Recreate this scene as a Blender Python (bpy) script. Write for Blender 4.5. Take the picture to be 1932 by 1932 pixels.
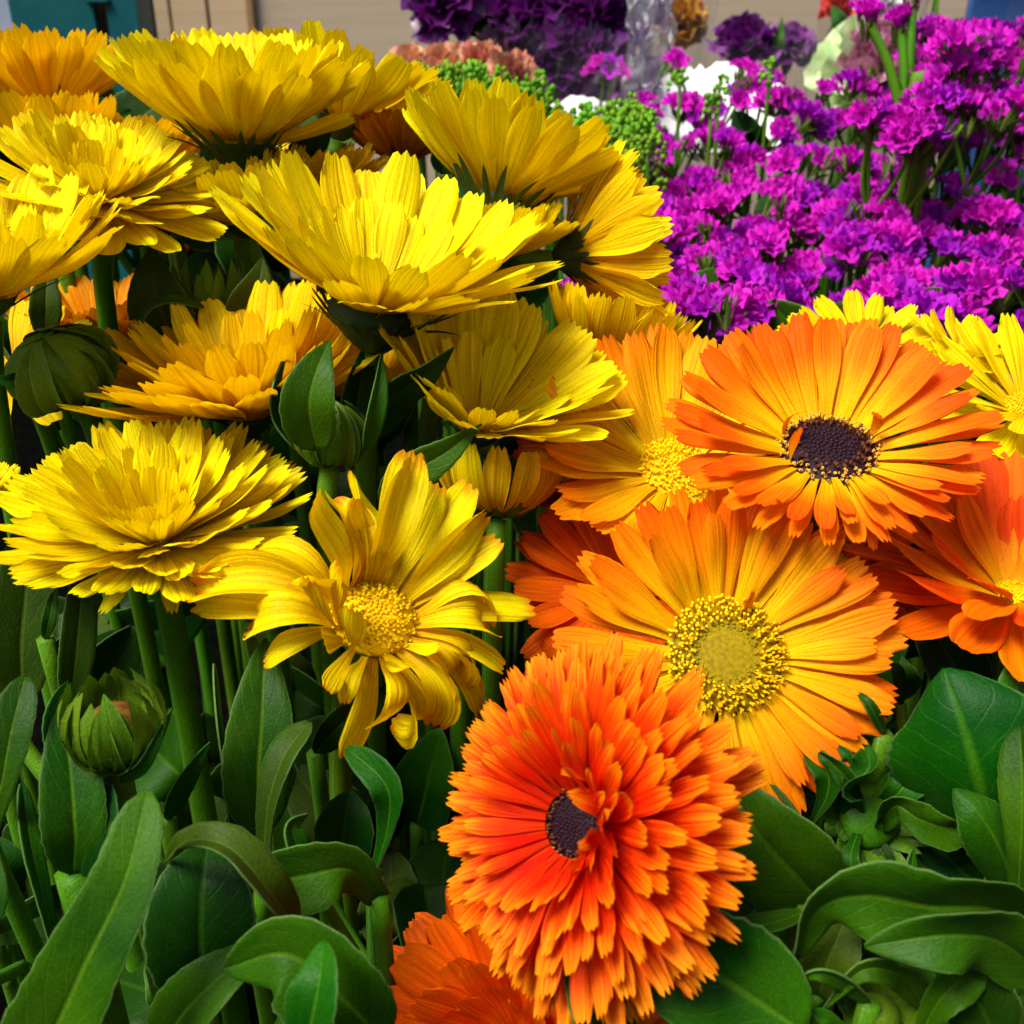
import bpy, math, random
from mathutils import Vector, Matrix, Quaternion, Euler, noise
R_ = math.radians
for o in list(bpy.data.objects): bpy.data.objects.remove(o)
scene = bpy.context.scene
col = scene.collection

# ------------------------------------------------------------------ camera, sky, sun, exposure
F = 2071.0                      # focal length in units of a 1932-unit wide picture
PITCH = R_(27)
CAM = Vector((0, 0, 0.50))
cd = bpy.data.cameras.new('camera'); cam = bpy.data.objects.new('camera', cd); col.objects.link(cam)
cam.location = CAM; cam.rotation_euler = (R_(90) - PITCH, 0, 0)
cd.sensor_width = 36; cd.lens = 36 * F / 1932; cd.clip_start = 0.01; cd.clip_end = 50
cd.dof.use_dof = True; cd.dof.focus_distance = 0.31; cd.dof.aperture_fstop = 24
scene.camera = cam
FWD = Vector((0, math.cos(PITCH), -math.sin(PITCH))); UP = Vector((0, math.sin(PITCH), math.cos(PITCH))); RT = Vector((1, 0, 0))

SUN = Vector((-0.40, -0.26, 0.88)).normalized()          # towards the light
w = bpy.data.worlds.new('World'); scene.world = w; w.use_nodes = True
nt = w.node_tree; bg = nt.nodes['Background']
sky = nt.nodes.new('ShaderNodeTexSky'); sky.sky_type = 'NISHITA'; sky.sun_disc = False
sky.sun_elevation = math.asin(SUN.z); sky.sun_rotation = math.atan2(SUN.x, SUN.y)
sky.air_density = 1.0; sky.dust_density = 6.0; sky.ozone_density = 0.6
nt.links.new(sky.outputs[0], bg.inputs[0]); bg.inputs[1].default_value = 0.085
sl = bpy.data.lights.new('sun', 'SUN'); sl.energy = 5.0; sl.angle = R_(26); sl.color = (1, 0.95, 0.86)
so = bpy.data.objects.new('sun', sl); col.objects.link(so); so.location = (-1, 0, 3)
so.rotation_euler = SUN.to_track_quat('Z', 'Y').to_euler()
scene.view_settings.view_transform = 'Standard'; scene.view_settings.look = 'None'
scene.view_settings.exposure = 0.34; scene.view_settings.gamma = 1.0
scene.view_settings.use_curve_mapping = False
scene.render.engine = 'CYCLES'
scene.cycles.max_bounces = 6; scene.cycles.diffuse_bounces = 3; scene.cycles.transparent_max_bounces = 8
scene.cycles.transmission_bounces = 4

def P(u, v, d):                 # a point at depth d (metres along the view) whose picture place is u, v
    return CAM + RT * ((u - 966) / F * d) - UP * ((v - 966) / F * d) + FWD * d
def CV(a, b, c):                # direction: right, up, towards the camera
    return (RT * a + UP * b - FWD * c).normalized()

# ------------------------------------------------------------------ materials
def newmat(name):
    m = bpy.data.materials.new(name); m.use_nodes = True
    n = m.node_tree; n.nodes.clear()
    out = n.nodes.new('ShaderNodeOutputMaterial')
    return m, n, out
def N(n, t, **kw):
    x = n.nodes.new(t)
    for k, v in kw.items(): setattr(x, k, v)
    return x
def math_(n, op, a, b=None):
    x = N(n, 'ShaderNodeMath', operation=op)
    for i, s in enumerate((a, b)):
        if s is None: continue
        if isinstance(s, (int, float)): x.inputs[i].default_value = s
        else: n.links.new(s, x.inputs[i])
    return x.outputs[0]
def ramp(n, fac, stops):
    r = N(n, 'ShaderNodeValToRGB'); e = r.color_ramp.elements
    while len(e) < len(stops): e.new(0.5)
    for i, (p, c) in enumerate(stops): e[i].position = p; e[i].color = (*c, 1)
    n.links.new(fac, r.inputs[0]); return r.outputs[0]
def hsv(n, colr, h=None, s=None, v=None):
    x = N(n, 'ShaderNodeHueSaturation'); n.links.new(colr, x.inputs['Color'])
    for k, s_ in (('Hue', h), ('Saturation', s), ('Value', v)):
        if s_ is None: continue
        if isinstance(s_, (int, float)): x.inputs[k].default_value = s_
        else: n.links.new(s_, x.inputs[k])
    return x.outputs[0]
def maprange(n, fac, a, b, c=0.0, d=1.0):
    x = N(n, 'ShaderNodeMapRange'); n.links.new(fac, x.inputs[0])
    x.inputs[1].default_value = c; x.inputs[2].default_value = d; x.inputs[3].default_value = a; x.inputs[4].default_value = b
    return x.outputs[0]

def petal_mat(name, stops, trans, tfac=0.34, rough=0.55, hue=0.02):
    m, n, out = newmat(name)
    uv = N(n, 'ShaderNodeUVMap'); sep = N(n, 'ShaderNodeSeparateXYZ'); n.links.new(uv.outputs[0], sep.inputs[0])
    oi = N(n, 'ShaderNodeObjectInfo')
    # long veins: noise stretched along the petal, shifted for every petal
    comb = N(n, 'ShaderNodeCombineXYZ')
    n.links.new(math_(n, 'MULTIPLY', sep.outputs[0], 11.0), comb.inputs[0])
    n.links.new(math_(n, 'MULTIPLY', sep.outputs[1], 0.9), comb.inputs[1])
    n.links.new(math_(n, 'MULTIPLY', oi.outputs['Random'], 37.0), comb.inputs[2])
    nz = N(n, 'ShaderNodeTexNoise'); n.links.new(comb.outputs[0], nz.inputs['Vector']); nz.inputs['Scale'].default_value = 1.0; nz.inputs['Detail'].default_value = 2
    tc = N(n, 'ShaderNodeTexCoord')
    fine = N(n, 'ShaderNodeTexNoise'); n.links.new(tc.outputs['Object'], fine.inputs['Vector']); fine.inputs['Scale'].default_value = 45; fine.inputs['Detail'].default_value = 1
    pos = math_(n, 'ADD', sep.outputs[1], math_(n, 'MULTIPLY', math_(n, 'SUBTRACT', nz.outputs[0], 0.5), 0.35))
    c = ramp(n, pos, stops)
    c = hsv(n, c, h=maprange(n, oi.outputs['Random'], 0.5 - hue, 0.5 + hue * 0.6), v=maprange(n, nz.outputs[0], 0.62, 1.16, 0.3, 0.68))
    c = hsv(n, c, v=maprange(n, fine.outputs[0], 0.9, 1.08, 0.3, 0.7))
    b = N(n, 'ShaderNodeBump'); b.inputs['Strength'].default_value = 0.55; b.inputs['Distance'].default_value = 0.0012
    n.links.new(nz.outputs[0], b.inputs['Height'])
    pr = N(n, 'ShaderNodeBsdfPrincipled'); n.links.new(c, pr.inputs['Base Color'])
    pr.inputs['Roughness'].default_value = rough; pr.inputs['Specular IOR Level'].default_value = 0.08
    n.links.new(b.outputs[0], pr.inputs['Normal'])
    tr = N(n, 'ShaderNodeBsdfTranslucent'); tr.inputs[0].default_value = (*trans, 1); n.links.new(b.outputs[0], tr.inputs[1])
    mx = N(n, 'ShaderNodeMixShader'); mx.inputs[0].default_value = tfac
    n.links.new(pr.outputs[0], mx.inputs[1]); n.links.new(tr.outputs[0], mx.inputs[2]); n.links.new(mx.outputs[0], out.inputs[0])
    return m

YEL = petal_mat('petal_yellow', [(0.0, (.81, .52, .001)), (0.35, (.86, .69, .001)), (1.0, (.88, .78, .001))], (.90, .62, .001))
YRG = petal_mat('petal_yellow_dried_tip', [(0.0, (.80, .46, .001)), (0.35, (.86, .66, .001)), (0.90, (.88, .75, .001)), (1.0, (.78, .26, .004))], (.90, .54, .001))
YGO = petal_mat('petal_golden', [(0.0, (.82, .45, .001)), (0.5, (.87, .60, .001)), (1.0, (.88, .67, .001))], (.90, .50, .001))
YSH = petal_mat('petal_amber', [(0.0, (.62, .20, .002)), (0.5, (.75, .32, .002)), (1.0, (.78, .38, .003))], (.70, .22, .002))  # petals darkened and browned in colour to stand for shade
ORA = petal_mat('petal_orange', [(0.0, (.92, .66, .002)), (0.30, (.92, .50, .001)), (0.62, (.88, .23, .001)), (1.0, (.86, .165, .001))], (.90, .20, .001))
ORL = petal_mat('petal_light_orange', [(0.0, (.92, .60, .002)), (0.35, (.92, .44, .001)), (0.75, (.88, .27, .001)), (1.0, (.86, .20, .001))], (.90, .24, .001))
ORG = petal_mat('petal_golden_orange', [(0.0, (.92, .66, .002)), (0.45, (.92, .54, .001)), (0.8, (.90, .38, .001)), (1.0, (.88, .28, .001))], (.92, .34, .001))
ORV = petal_mat('petal_vivid_orange', [(0.0, (.92, .55, .002)), (0.22, (.90, .34, .001)), (0.55, (.86, .15, .001)), (1.0, (.86, .17, .001))], (.88, .13, .001))
ORD = petal_mat('petal_deep_orange', [(0.0, (.78, .12, .001)), (0.5, (.80, .10, .001)), (1.0, (.82, .14, .001))], (.80, .07, .001), hue=.006)
ORR = petal_mat('petal_red_orange', [(0.0, (.70, .030, .001)), (0.48, (.76, .026, .001)), (0.76, (.84, .075, .001)), (1.0, (.90, .29, .003))], (.85, .05, .001), hue=.004)

def leaf_mat(name, c1, c2, rib, trans, rough=0.48, tf=0.33, spec=0.16, bump=0.35):
    m, n, out = newmat(name)
    uv = N(n, 'ShaderNodeUVMap'); sep = N(n, 'ShaderNodeSeparateXYZ'); n.links.new(uv.outputs[0], sep.inputs[0])
    oi = N(n, 'ShaderNodeObjectInfo'); tc = N(n, 'ShaderNodeTexCoord'); geo = N(n, 'ShaderNodeNewGeometry')
    nz = N(n, 'ShaderNodeTexNoise'); n.links.new(geo.outputs['Position'], nz.inputs['Vector']); nz.inputs['Scale'].default_value = 70; nz.inputs['Detail'].default_value = 2
    fz = N(n, 'ShaderNodeTexNoise'); n.links.new(geo.outputs['Position'], fz.inputs['Vector']); fz.inputs['Scale'].default_value = 1500; fz.inputs['Detail'].default_value = 2
    bz = N(n, 'ShaderNodeTexNoise'); n.links.new(geo.outputs['Position'], bz.inputs['Vector']); bz.inputs['Scale'].default_value = 28; bz.inputs['Detail'].default_value = 3
    mixc = N(n, 'ShaderNodeMixRGB'); n.links.new(maprange(n, bz.outputs[0], 0, 1, .38, .62), mixc.inputs[0]); mixc.inputs[1].default_value = (*c1, 1); mixc.inputs[2].default_value = (*c2, 1)
    ac = math_(n, 'ABSOLUTE', math_(n, 'SUBTRACT', sep.outputs[0], 0.5))
    # side veins sweep forward from the midrib
    vv = math_(n, 'SUBTRACT', math_(n, 'MULTIPLY', sep.outputs[1], 7.0), math_(n, 'MULTIPLY', ac, 5.0))
    vv = math_(n, 'ADD', vv, math_(n, 'MULTIPLY', nz.outputs[0], 0.9))
    vv = math_(n, 'ADD', vv, math_(n, 'MULTIPLY', oi.outputs['Random'], 5.0))
    fr = math_(n, 'ABSOLUTE', math_(n, 'SUBTRACT', math_(n, 'FRACT', vv), 0.5))
    vein = maprange(n, fr, 0.18, 0.0, 0.0, 0.07)
    ribm = maprange(n, ac, 1.0, 0.0, 0.012, 0.045)
    ribm = math_(n, 'MULTIPLY', ribm, maprange(n, sep.outputs[1], 0.9, 0.25, 0.2, 1.0))
    tot = math_(n, 'MAXIMUM', ribm, vein)
    mr = N(n, 'ShaderNodeMixRGB'); n.links.new(tot, mr.inputs[0]); n.links.new(mixc.outputs[0], mr.inputs[1]); mr.inputs[2].default_value = (*rib, 1)
    em = N(n, 'ShaderNodeMixRGB'); n.links.new(maprange(n, ac, 0.0, .55, .470, .496), em.inputs[0]); n.links.new(mr.outputs[0], em.inputs[1]); em.inputs[2].default_value = (.16, .30, .08, 1)   # pale downy margin
    c = hsv(n, em.outputs[0], h=maprange(n, oi.outputs['Random'], .478, .516), v=maprange(n, fz.outputs[0], .8, 1.2, .3, .7))
    h = math_(n, 'SUBTRACT', math_(n, 'MULTIPLY', fz.outputs[0], 0.25), math_(n, 'MULTIPLY', tot, 0.8))
    h = math_(n, 'ADD', h, math_(n, 'MULTIPLY', nz.outputs[0], 1.0))
    b = N(n, 'ShaderNodeBump'); b.inputs['Strength'].default_value = bump; b.inputs['Distance'].default_value = 0.0015; n.links.new(h, b.inputs['Height'])
    pr = N(n, 'ShaderNodeBsdfPrincipled'); n.links.new(c, pr.inputs['Base Color']); n.links.new(b.outputs[0], pr.inputs['Normal'])
    pr.inputs['Roughness'].default_value = rough; pr.inputs['Specular IOR Level'].default_value = spec
    pr.inputs['Sheen Weight'].default_value = 0.03; pr.inputs['Sheen Roughness'].default_value = .4; pr.inputs['Sheen Tint'].default_value = (.6, 1, .5, 1)
    tr = N(n, 'ShaderNodeBsdfTranslucent'); tr.inputs[0].default_value = (*trans, 1)
    mx = N(n, 'ShaderNodeMixShader'); mx.inputs[0].default_value = tf
    n.links.new(pr.outputs[0], mx.inputs[1]); n.links.new(tr.outputs[0], mx.inputs[2]); n.links.new(mx.outputs[0], out.inputs[0])
    return m
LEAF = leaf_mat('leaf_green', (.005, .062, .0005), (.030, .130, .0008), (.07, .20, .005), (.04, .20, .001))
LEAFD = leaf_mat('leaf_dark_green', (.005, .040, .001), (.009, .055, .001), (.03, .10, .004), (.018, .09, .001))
LEAFO = leaf_mat('leaf_olive', (.026, .065, .002), (.042, .09, .002), (.09, .15, .01), (.06, .14, .001), rough=.55)
STEM = leaf_mat('stem_green', (.045, .15, .002), (.065, .19, .003), (.08, .21, .006), (.05, .18, .002), tf=.05)
SEPAL = leaf_mat('sepal_dark', (.018, .045, .006), (.035, .07, .010), (.05, .10, .01), (.03, .07, .003), tf=.1, spec=.25, rough=.6)
BUDG = leaf_mat('bud_green', (.032, .12, .002), (.07, .16, .003), (.10, .20, .01), (.05, .17, .002), tf=.1)
BRACT = leaf_mat('bract_olive', (.06, .11, .012), (.10, .17, .02), (.15, .22, .04), (.08, .14, .008), rough=.6, tf=.15)

def plain(name, c1, c2, rough=.6, scale=300, spec=.3, trans=None, tf=.3, bump=0, emit=None, coat=0, sub=None):
    m, n, out = newmat(name)
    geo = N(n, 'ShaderNodeNewGeometry'); oi = N(n, 'ShaderNodeObjectInfo')
    nz = N(n, 'ShaderNodeTexNoise'); n.links.new(geo.outputs['Position'], nz.inputs['Vector']); nz.inputs['Scale'].default_value = scale; nz.inputs['Detail'].default_value = 2
    c = ramp(n, nz.outputs[0], [(.35, c1), (.65, c2)])
    c = hsv(n, c, h=maprange(n, oi.outputs['Random'], .485, .515), v=maprange(n, oi.outputs['Random'], .85, 1.12))
    pr = N(n, 'ShaderNodeBsdfPrincipled'); n.links.new(c, pr.inputs['Base Color']); pr.inputs['Roughness'].default_value = rough; pr.inputs['Specular IOR Level'].default_value = spec
    if bump:
        b = N(n, 'ShaderNodeBump'); b.inputs['Strength'].default_value = bump; b.inputs['Distance'].default_value = 0.001; n.links.new(nz.outputs[0], b.inputs['Height']); n.links.new(b.outputs[0], pr.inputs['Normal'])
    if trans:
        tr = N(n, 'ShaderNodeBsdfTranslucent'); tr.inputs[0].default_value = (*trans, 1)
        mx = N(n, 'ShaderNodeMixShader'); mx.inputs[0].default_value = tf
        n.links.new(pr.outputs[0], mx.inputs[1]); n.links.new(tr.outputs[0], mx.inputs[2]); n.links.new(mx.outputs[0], out.inputs[0])
    else: n.links.new(pr.outputs[0], out.inputs[0])
    return m
BUDL = leaf_mat('bud_pale_green', (.075, .16, .003), (.12, .21, .005), (.16, .26, .01), (.09, .2, .003), tf=.15)
DRYB = plain('bud_brown', (.10, .05, .006), (.16, .09, .01), .8, 500, spec=.1)
D_YEL = plain('disc_yellow', (.80, .48, .002), (.90, .66, .004), .7, 900, spec=.05)
D_GOLD = plain('disc_gold', (.62, .34, .002), (.80, .48, .004), .7, 900, spec=.05)
D_GREEN = plain('disc_olive', (.20, .16, .001), (.32, .25, .002), .7, 900, spec=.1)
D_DARK = plain('disc_dark', (.007, .001, .004), (.022, .003, .011), .6, 1200, spec=.2)
D_BROWN = plain('disc_brown', (.05, .012, .004), (.12, .035, .006), .5, 900)
D_TIP = plain('floret_tip', (.55, .20, .01), (.80, .42, .03), .5, 900)
STAT = plain('statice_magenta', (.45, .002, .38), (.64, .016, .56), .6, 220, spec=.15, trans=(.70, .006, .56), tf=.28)
STATP = plain('statice_purple', (.28, .002, .38), (.42, .010, .52), .6, 160, spec=.15, trans=(.42, .005, .55), tf=.28)
GBUD = plain('green_bead', (.08, .24, .002), (.15, .36, .004), .6, 200)
CARN = plain('carnation_purple', (.055, .004, .075), (.13, .010, .17), .35, 120, spec=.6, trans=(.2, .01, .25), tf=.2)
CARL = plain('carnation_lilac', (.20, .05, .24), (.34, .12, .38), .5, 120, trans=(.3, .1, .35), tf=.3)
PEACH = plain('carnation_peach', (.60, .24, .16), (.74, .48, .28), .55, 60, trans=(.7, .3, .15), tf=.3)
CORAL = plain('carnation_coral', (.50, .10, .07), (.66, .34, .20), .55, 90, trans=(.7, .2, .1), tf=.3)
PINK = plain('carnation_pink', (.55, .16, .22), (.68, .34, .34), .55, 90, trans=(.7, .3, .3), tf=.3)
MAROON = plain('petal_maroon_white', (.30, .02, .10), (.72, .50, .58), .5, 260, trans=(.5, .2, .3), tf=.3)
PALEG = plain('petal_pale_green', (.42, .62, .26), (.70, .80, .50), .5, 120, trans=(.55, .75, .35), tf=.35)
WHITEP = plain('petal_white', (.72, .70, .66), (.80, .80, .78), .5, 120, trans=(.7, .7, .65), tf=.3)
REDP = plain('petal_red', (.45, .01, .01), (.6, .04, .02), .5, 120)
BROWNY = plain('petal_rust', (.28, .07, .01), (.70, .40, .02), .5, 190, trans=(.5, .2, .01), tf=.3)
PAPER = plain('white_paper', (.80, .81, .82), (.84, .84, .84), .7, 60, bump=.2)
TEAL = plain('teal_plastic', (.002, .085, .095), (.004, .10, .105), .45, 30)
BLUEP = plain('blue_plastic', (.02, .07, .25), (.03, .09, .30), .45, 30)
PALEB = plain('pale_blue_board', (.30, .36, .50), (.36, .42, .56), .6, 30)
DARKT = plain('dark_cloth', (.0012, .0015, .0012), (.0025, .0025, .002), 1.0, 80, spec=0)  # near black on the table stands in for deep shade between leaves
DARKW = plain('dark_gap', (.03, .022, .015), (.05, .035, .02), 1.0, 80, spec=0)

def wood_mat(name, c1, c2):
    m, n, out = newmat(name)
    tc = N(n, 'ShaderNodeTexCoord'); mp = N(n, 'ShaderNodeMapping'); mp.inputs['Scale'].default_value = (3, 3, 60)
    n.links.new(tc.outputs['Object'], mp.inputs[0])
    nz = N(n, 'ShaderNodeTexNoise'); n.links.new(mp.outputs[0], nz.inputs['Vector']); nz.inputs['Scale'].default_value = 1.5; nz.inputs['Detail'].default_value = 6
    c = ramp(n, nz.outputs[0], [(.3, c1), (.7, c2)])
    pr = N(n, 'ShaderNodeBsdfPrincipled'); n.links.new(c, pr.inputs['Base Color']); pr.inputs['Roughness'].default_value = .7
    n.links.new(pr.outputs[0], out.inputs[0]); return m
WOOD = wood_mat('pale_wood', (.46, .33, .19), (.56, .42, .26))
WOODB = wood_mat('brown_wood', (.22, .12, .045), (.30, .18, .07))
WOODG = wood_mat('grey_beige_wood', (.42, .33, .23), (.48, .39, .28))

def cello_mat(name='cellophane', milk=.035, refl=1.0):
    m, n, out = newmat(name)
    geo = N(n, 'ShaderNodeNewGeometry')
    nz = N(n, 'ShaderNodeTexNoise'); n.links.new(geo.outputs['Position'], nz.inputs['Vector']); nz.inputs['Scale'].default_value = 55; nz.inputs['Detail'].default_value = 5; nz.inputs['Distortion'].default_value = 1.2
    b = N(n, 'ShaderNodeBump'); b.inputs['Strength'].default_value = 1; b.inputs['Distance'].default_value = .004; n.links.new(nz.outputs[0], b.inputs['Height'])
    tp = N(n, 'ShaderNodeBsdfTransparent'); tp.inputs[0].default_value = (.93, .94, .96, 1)
    gl = N(n, 'ShaderNodeBsdfGlossy'); gl.inputs['Roughness'].default_value = .07; n.links.new(b.outputs[0], gl.inputs['Normal'])
    df = N(n, 'ShaderNodeBsdfTranslucent'); df.inputs[0].default_value = (.8, .83, .88, 1); n.links.new(b.outputs[0], df.inputs['Normal'])
    fr = N(n, 'ShaderNodeFresnel'); fr.inputs[0].default_value = 1.5; n.links.new(b.outputs[0], fr.inputs['Normal'])
    m1 = N(n, 'ShaderNodeMixShader'); n.links.new(math_(n, 'MINIMUM', math_(n, 'ADD', math_(n, 'MULTIPLY', fr.outputs[0], refl), .0), .6), m1.inputs[0]); n.links.new(tp.outputs[0], m1.inputs[1]); n.links.new(gl.outputs[0], m1.inputs[2])
    m2 = N(n, 'ShaderNodeMixShader'); m2.inputs[0].default_value = milk; n.links.new(m1.outputs[0], m2.inputs[1]); n.links.new(df.outputs[0], m2.inputs[2])
    n.links.new(m2.outputs[0], out.inputs[0]); return m
CELLO = cello_mat(); CELLOF = cello_mat('folded_cellophane', .38, 3.0)  # folded film gets added white and reflection in place of bright glints

# ------------------------------------------------------------------ mesh helpers
def mesh(name, vs, fs, mats, uvs=None, mi=None, smooth=True):
    me = bpy.data.meshes.new(name); me.from_pydata(vs, [], fs)
    for m in (mats if isinstance(mats, (list, tuple)) else [mats]): me.materials.append(m)
    if uvs is not None:
        l = me.uv_layers.new(name='UVMap')
        flat = []
        for p in me.polygons:
            for vi in p.vertices: flat += uvs[vi]
        l.data.foreach_set('uv', flat)
    if mi is not None: me.polygons.foreach_set('material_index', mi)
    if smooth: me.polygons.foreach_set('use_smooth', [True] * len(me.polygons))
    me.update(); return me
def obj(name, me, parent=None, loc=None, rot=None, scale=None, kind=None):
    o = bpy.data.objects.new(name, me); col.objects.link(o)
    if parent is not None: o.parent = parent
    if loc is not None: o.location = loc
    if rot is not None: o.rotation_euler = rot
    if scale is not None: o.scale = scale
    if kind: o['kind'] = kind
    return o
def tag(o, label, cat, group=None):
    o['label'] = label; o['category'] = cat
    if group: o['group'] = group
    return o
def thing(name, label, cat, loc, quat=None, group=None):
    o = bpy.data.objects.new(name, None); col.objects.link(o); o.location = loc; o.empty_display_size = .01
    if quat is not None: o.rotation_mode = 'QUATERNION'; o.rotation_quaternion = quat
    return tag(o, label, cat, group)
def catmull(pts, per=6):
    pts = [Vector(p) for p in pts]; out = []
    q = [pts[0] * 2 - pts[1]] + pts + [pts[-1] * 2 - pts[-2]]
    for i in range(1, len(q) - 2):
        for k in range(per):
            t = k / per; a, b, c, d = q[i-1], q[i], q[i+1], q[i+2]
            out.append(.5 * ((2*b) + (c-a)*t + (2*a-5*b+4*c-d)*t*t + (3*b-a-3*c+d)*t*t*t))
    out.append(pts[-1]); return out
def tube(name, pts, rad, mat, per=6, seg=10, ridge=.06):
    c = catmull(pts, per); n = len(c); vs = []; fs = []; uvs = []
    x = None
    for i, p in enumerate(c):
        t = (c[min(i+1, n-1)] - c[max(i-1, 0)]).normalized()
        if x is None: x = t.orthogonal().normalized()
        x = (x - t * x.dot(t)).normalized(); y = t.cross(x)
        f = i / (n - 1); r = rad[0] + (rad[-1] - rad[0]) * f if len(rad) == 2 else rad[min(int(f * (len(rad)-1)), len(rad)-2)] * (1 - (f*(len(rad)-1)) % 1 if f < 1 else 0) + rad[min(int(f*(len(rad)-1))+1, len(rad)-1)] * ((f*(len(rad)-1)) % 1 if f < 1 else 1)
        for k in range(seg):
            a = 2 * math.pi * k / seg; rr = r * (1 + (ridge if k % 2 else -ridge))
            vs.append(p + x * math.cos(a) * rr + y * math.sin(a) * rr); uvs.append((k / seg, f * 6))
    for i in range(n - 1):
        for k in range(seg):
            k2 = (k + 1) % seg
            fs.append((i*seg+k, i*seg+k2, (i+1)*seg+k2, (i+1)*seg+k))
    fs.append(tuple(range(seg))[::-1]); fs.append(tuple((n-1)*seg + k for k in range(seg)))
    return mesh(name, vs, fs, mat, uvs)

SS = (-1, -.84, -.58, -.32, 0, .32, .58, .84, 1)
TIP = (-.10, -.03, 0, -.045, .012, -.045, 0, -.03, -.10)
_pc = {}
def petal_mesh(mat, bend, wr=.24, style='petal', k=0):
    """unit-long petal along +x whose inner face looks to +z"""
    bend = round(bend / 8) * 8; wr = round(wr / .03) * .03
    key = (mat.name, bend, wr, style, k)
    if key in _pc: return _pc[key]
    rnd = random.Random(repr(key)); nv = 12 if style != 'sepal' else 8
    cup = rnd.uniform(-.25, .28); tw = rnd.uniform(-13, 13); side = rnd.uniform(-.05, .05)
    if style == 'ragged': tw = rnd.uniform(-65, 65); cup = rnd.uniform(-.2, .9); side = rnd.uniform(-.22, .22)
    sb = rnd.uniform(20, 55); sp = rnd.uniform(-.5, .5); notch = rnd.uniform(.5, 1.25); tj = [rnd.uniform(-.010, .010) for _ in SS]
    vs = []; uvs = []; fs = []; px = pz = 0.0
    for i in range(nv):
        t = i / (nv - 1); a = R_(bend) * (t ** (.85 if style in ('sepal', 'bract') else 1.25))
        if style == 'ragged': a += R_(sb) * math.sin(5.6 * t + sp)
        if i: px += math.cos(a) / (nv - 1); pz += math.sin(a) / (nv - 1)
        if style == 'sepal': hw = wr/2 * max(.02, (1 - t) ** .7 * (.75 + .6 * t))
        elif style == 'bract': hw = wr/2 * max(.03, math.sin(math.pi * min(1, .16 + .84 * t)) ** .75)
        else:
            g = min(1, t / .70); hw = wr/2 * (.36 + .64 * (g * g * (3 - 2 * g)))
            if t > .76: hw *= 1 - .30 * ((t - .76) / .24) ** 2.4
        roll = R_(tw) * t
        for j, s in enumerate(SS):
            y = s * hw; z = cup * hw * (s * s - .35) + .05 * hw * math.cos(s * 9.4) * min(1, t * 3)
            ex = 0
            if style in ('petal', 'ragged'): ex = (TIP[j] * notch + tj[j]) * max(0, (t - .62) / .38) ** 1.3
            y2 = y * math.cos(roll) - z * math.sin(roll); z2 = y * math.sin(roll) + z * math.cos(roll)
            wob = .012 * math.sin(7 * t + k * 2.1 + s) if style != 'sepal' else 0
            vs.append((px + ex * math.cos(a) - z2 * math.sin(a), y2 + side * t * t, pz + ex * math.sin(a) + z2 * math.cos(a) + wob))
            uvs.append(((s + 1) / 2, t))
    m = len(SS)
    for i in range(nv - 1):
        for j in range(m - 1): fs.append((i*m+j, i*m+j+1, (i+1)*m+j+1, (i+1)*m+j))
    _pc[key] = mesh(style if style != 'ragged' else 'petal', vs, fs, mat, uvs)
    return _pc[key]

def frame(axis):
    z = axis.normalized(); x = (RT - z * RT.dot(z))
    if x.length < .2: x = UP - z * UP.dot(z)
    x.normalize(); y = z.cross(x)
    return Matrix((x, y, z)).transposed().to_quaternion()

def lathe(name, prof, mat, seg=20, wob=0, seed=0):
    vs = []; fs = []; rnd = random.Random(seed); ph = rnd.random() * 9
    for i, (r, z) in enumerate(prof):
        for k in range(seg):
            a = 2 * math.pi * k / seg; rr = r * (1 + wob * math.sin(3 * a + ph + z * 90) + wob * .6 * math.sin(7 * a + i))
            vs.append((rr * math.cos(a), rr * math.sin(a), z))
    for i in range(len(prof) - 1):
        for k in range(seg): fs.append((i*seg+k, i*seg+(k+1) % seg, (i+1)*seg+(k+1) % seg, (i+1)*seg+k))
    fs.append(tuple((len(prof)-1)*seg + k for k in range(seg))); fs.append(tuple(range(seg))[::-1])
    return mesh(name, vs, fs, mat, [(0.3, .5)] * len(vs))

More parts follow.
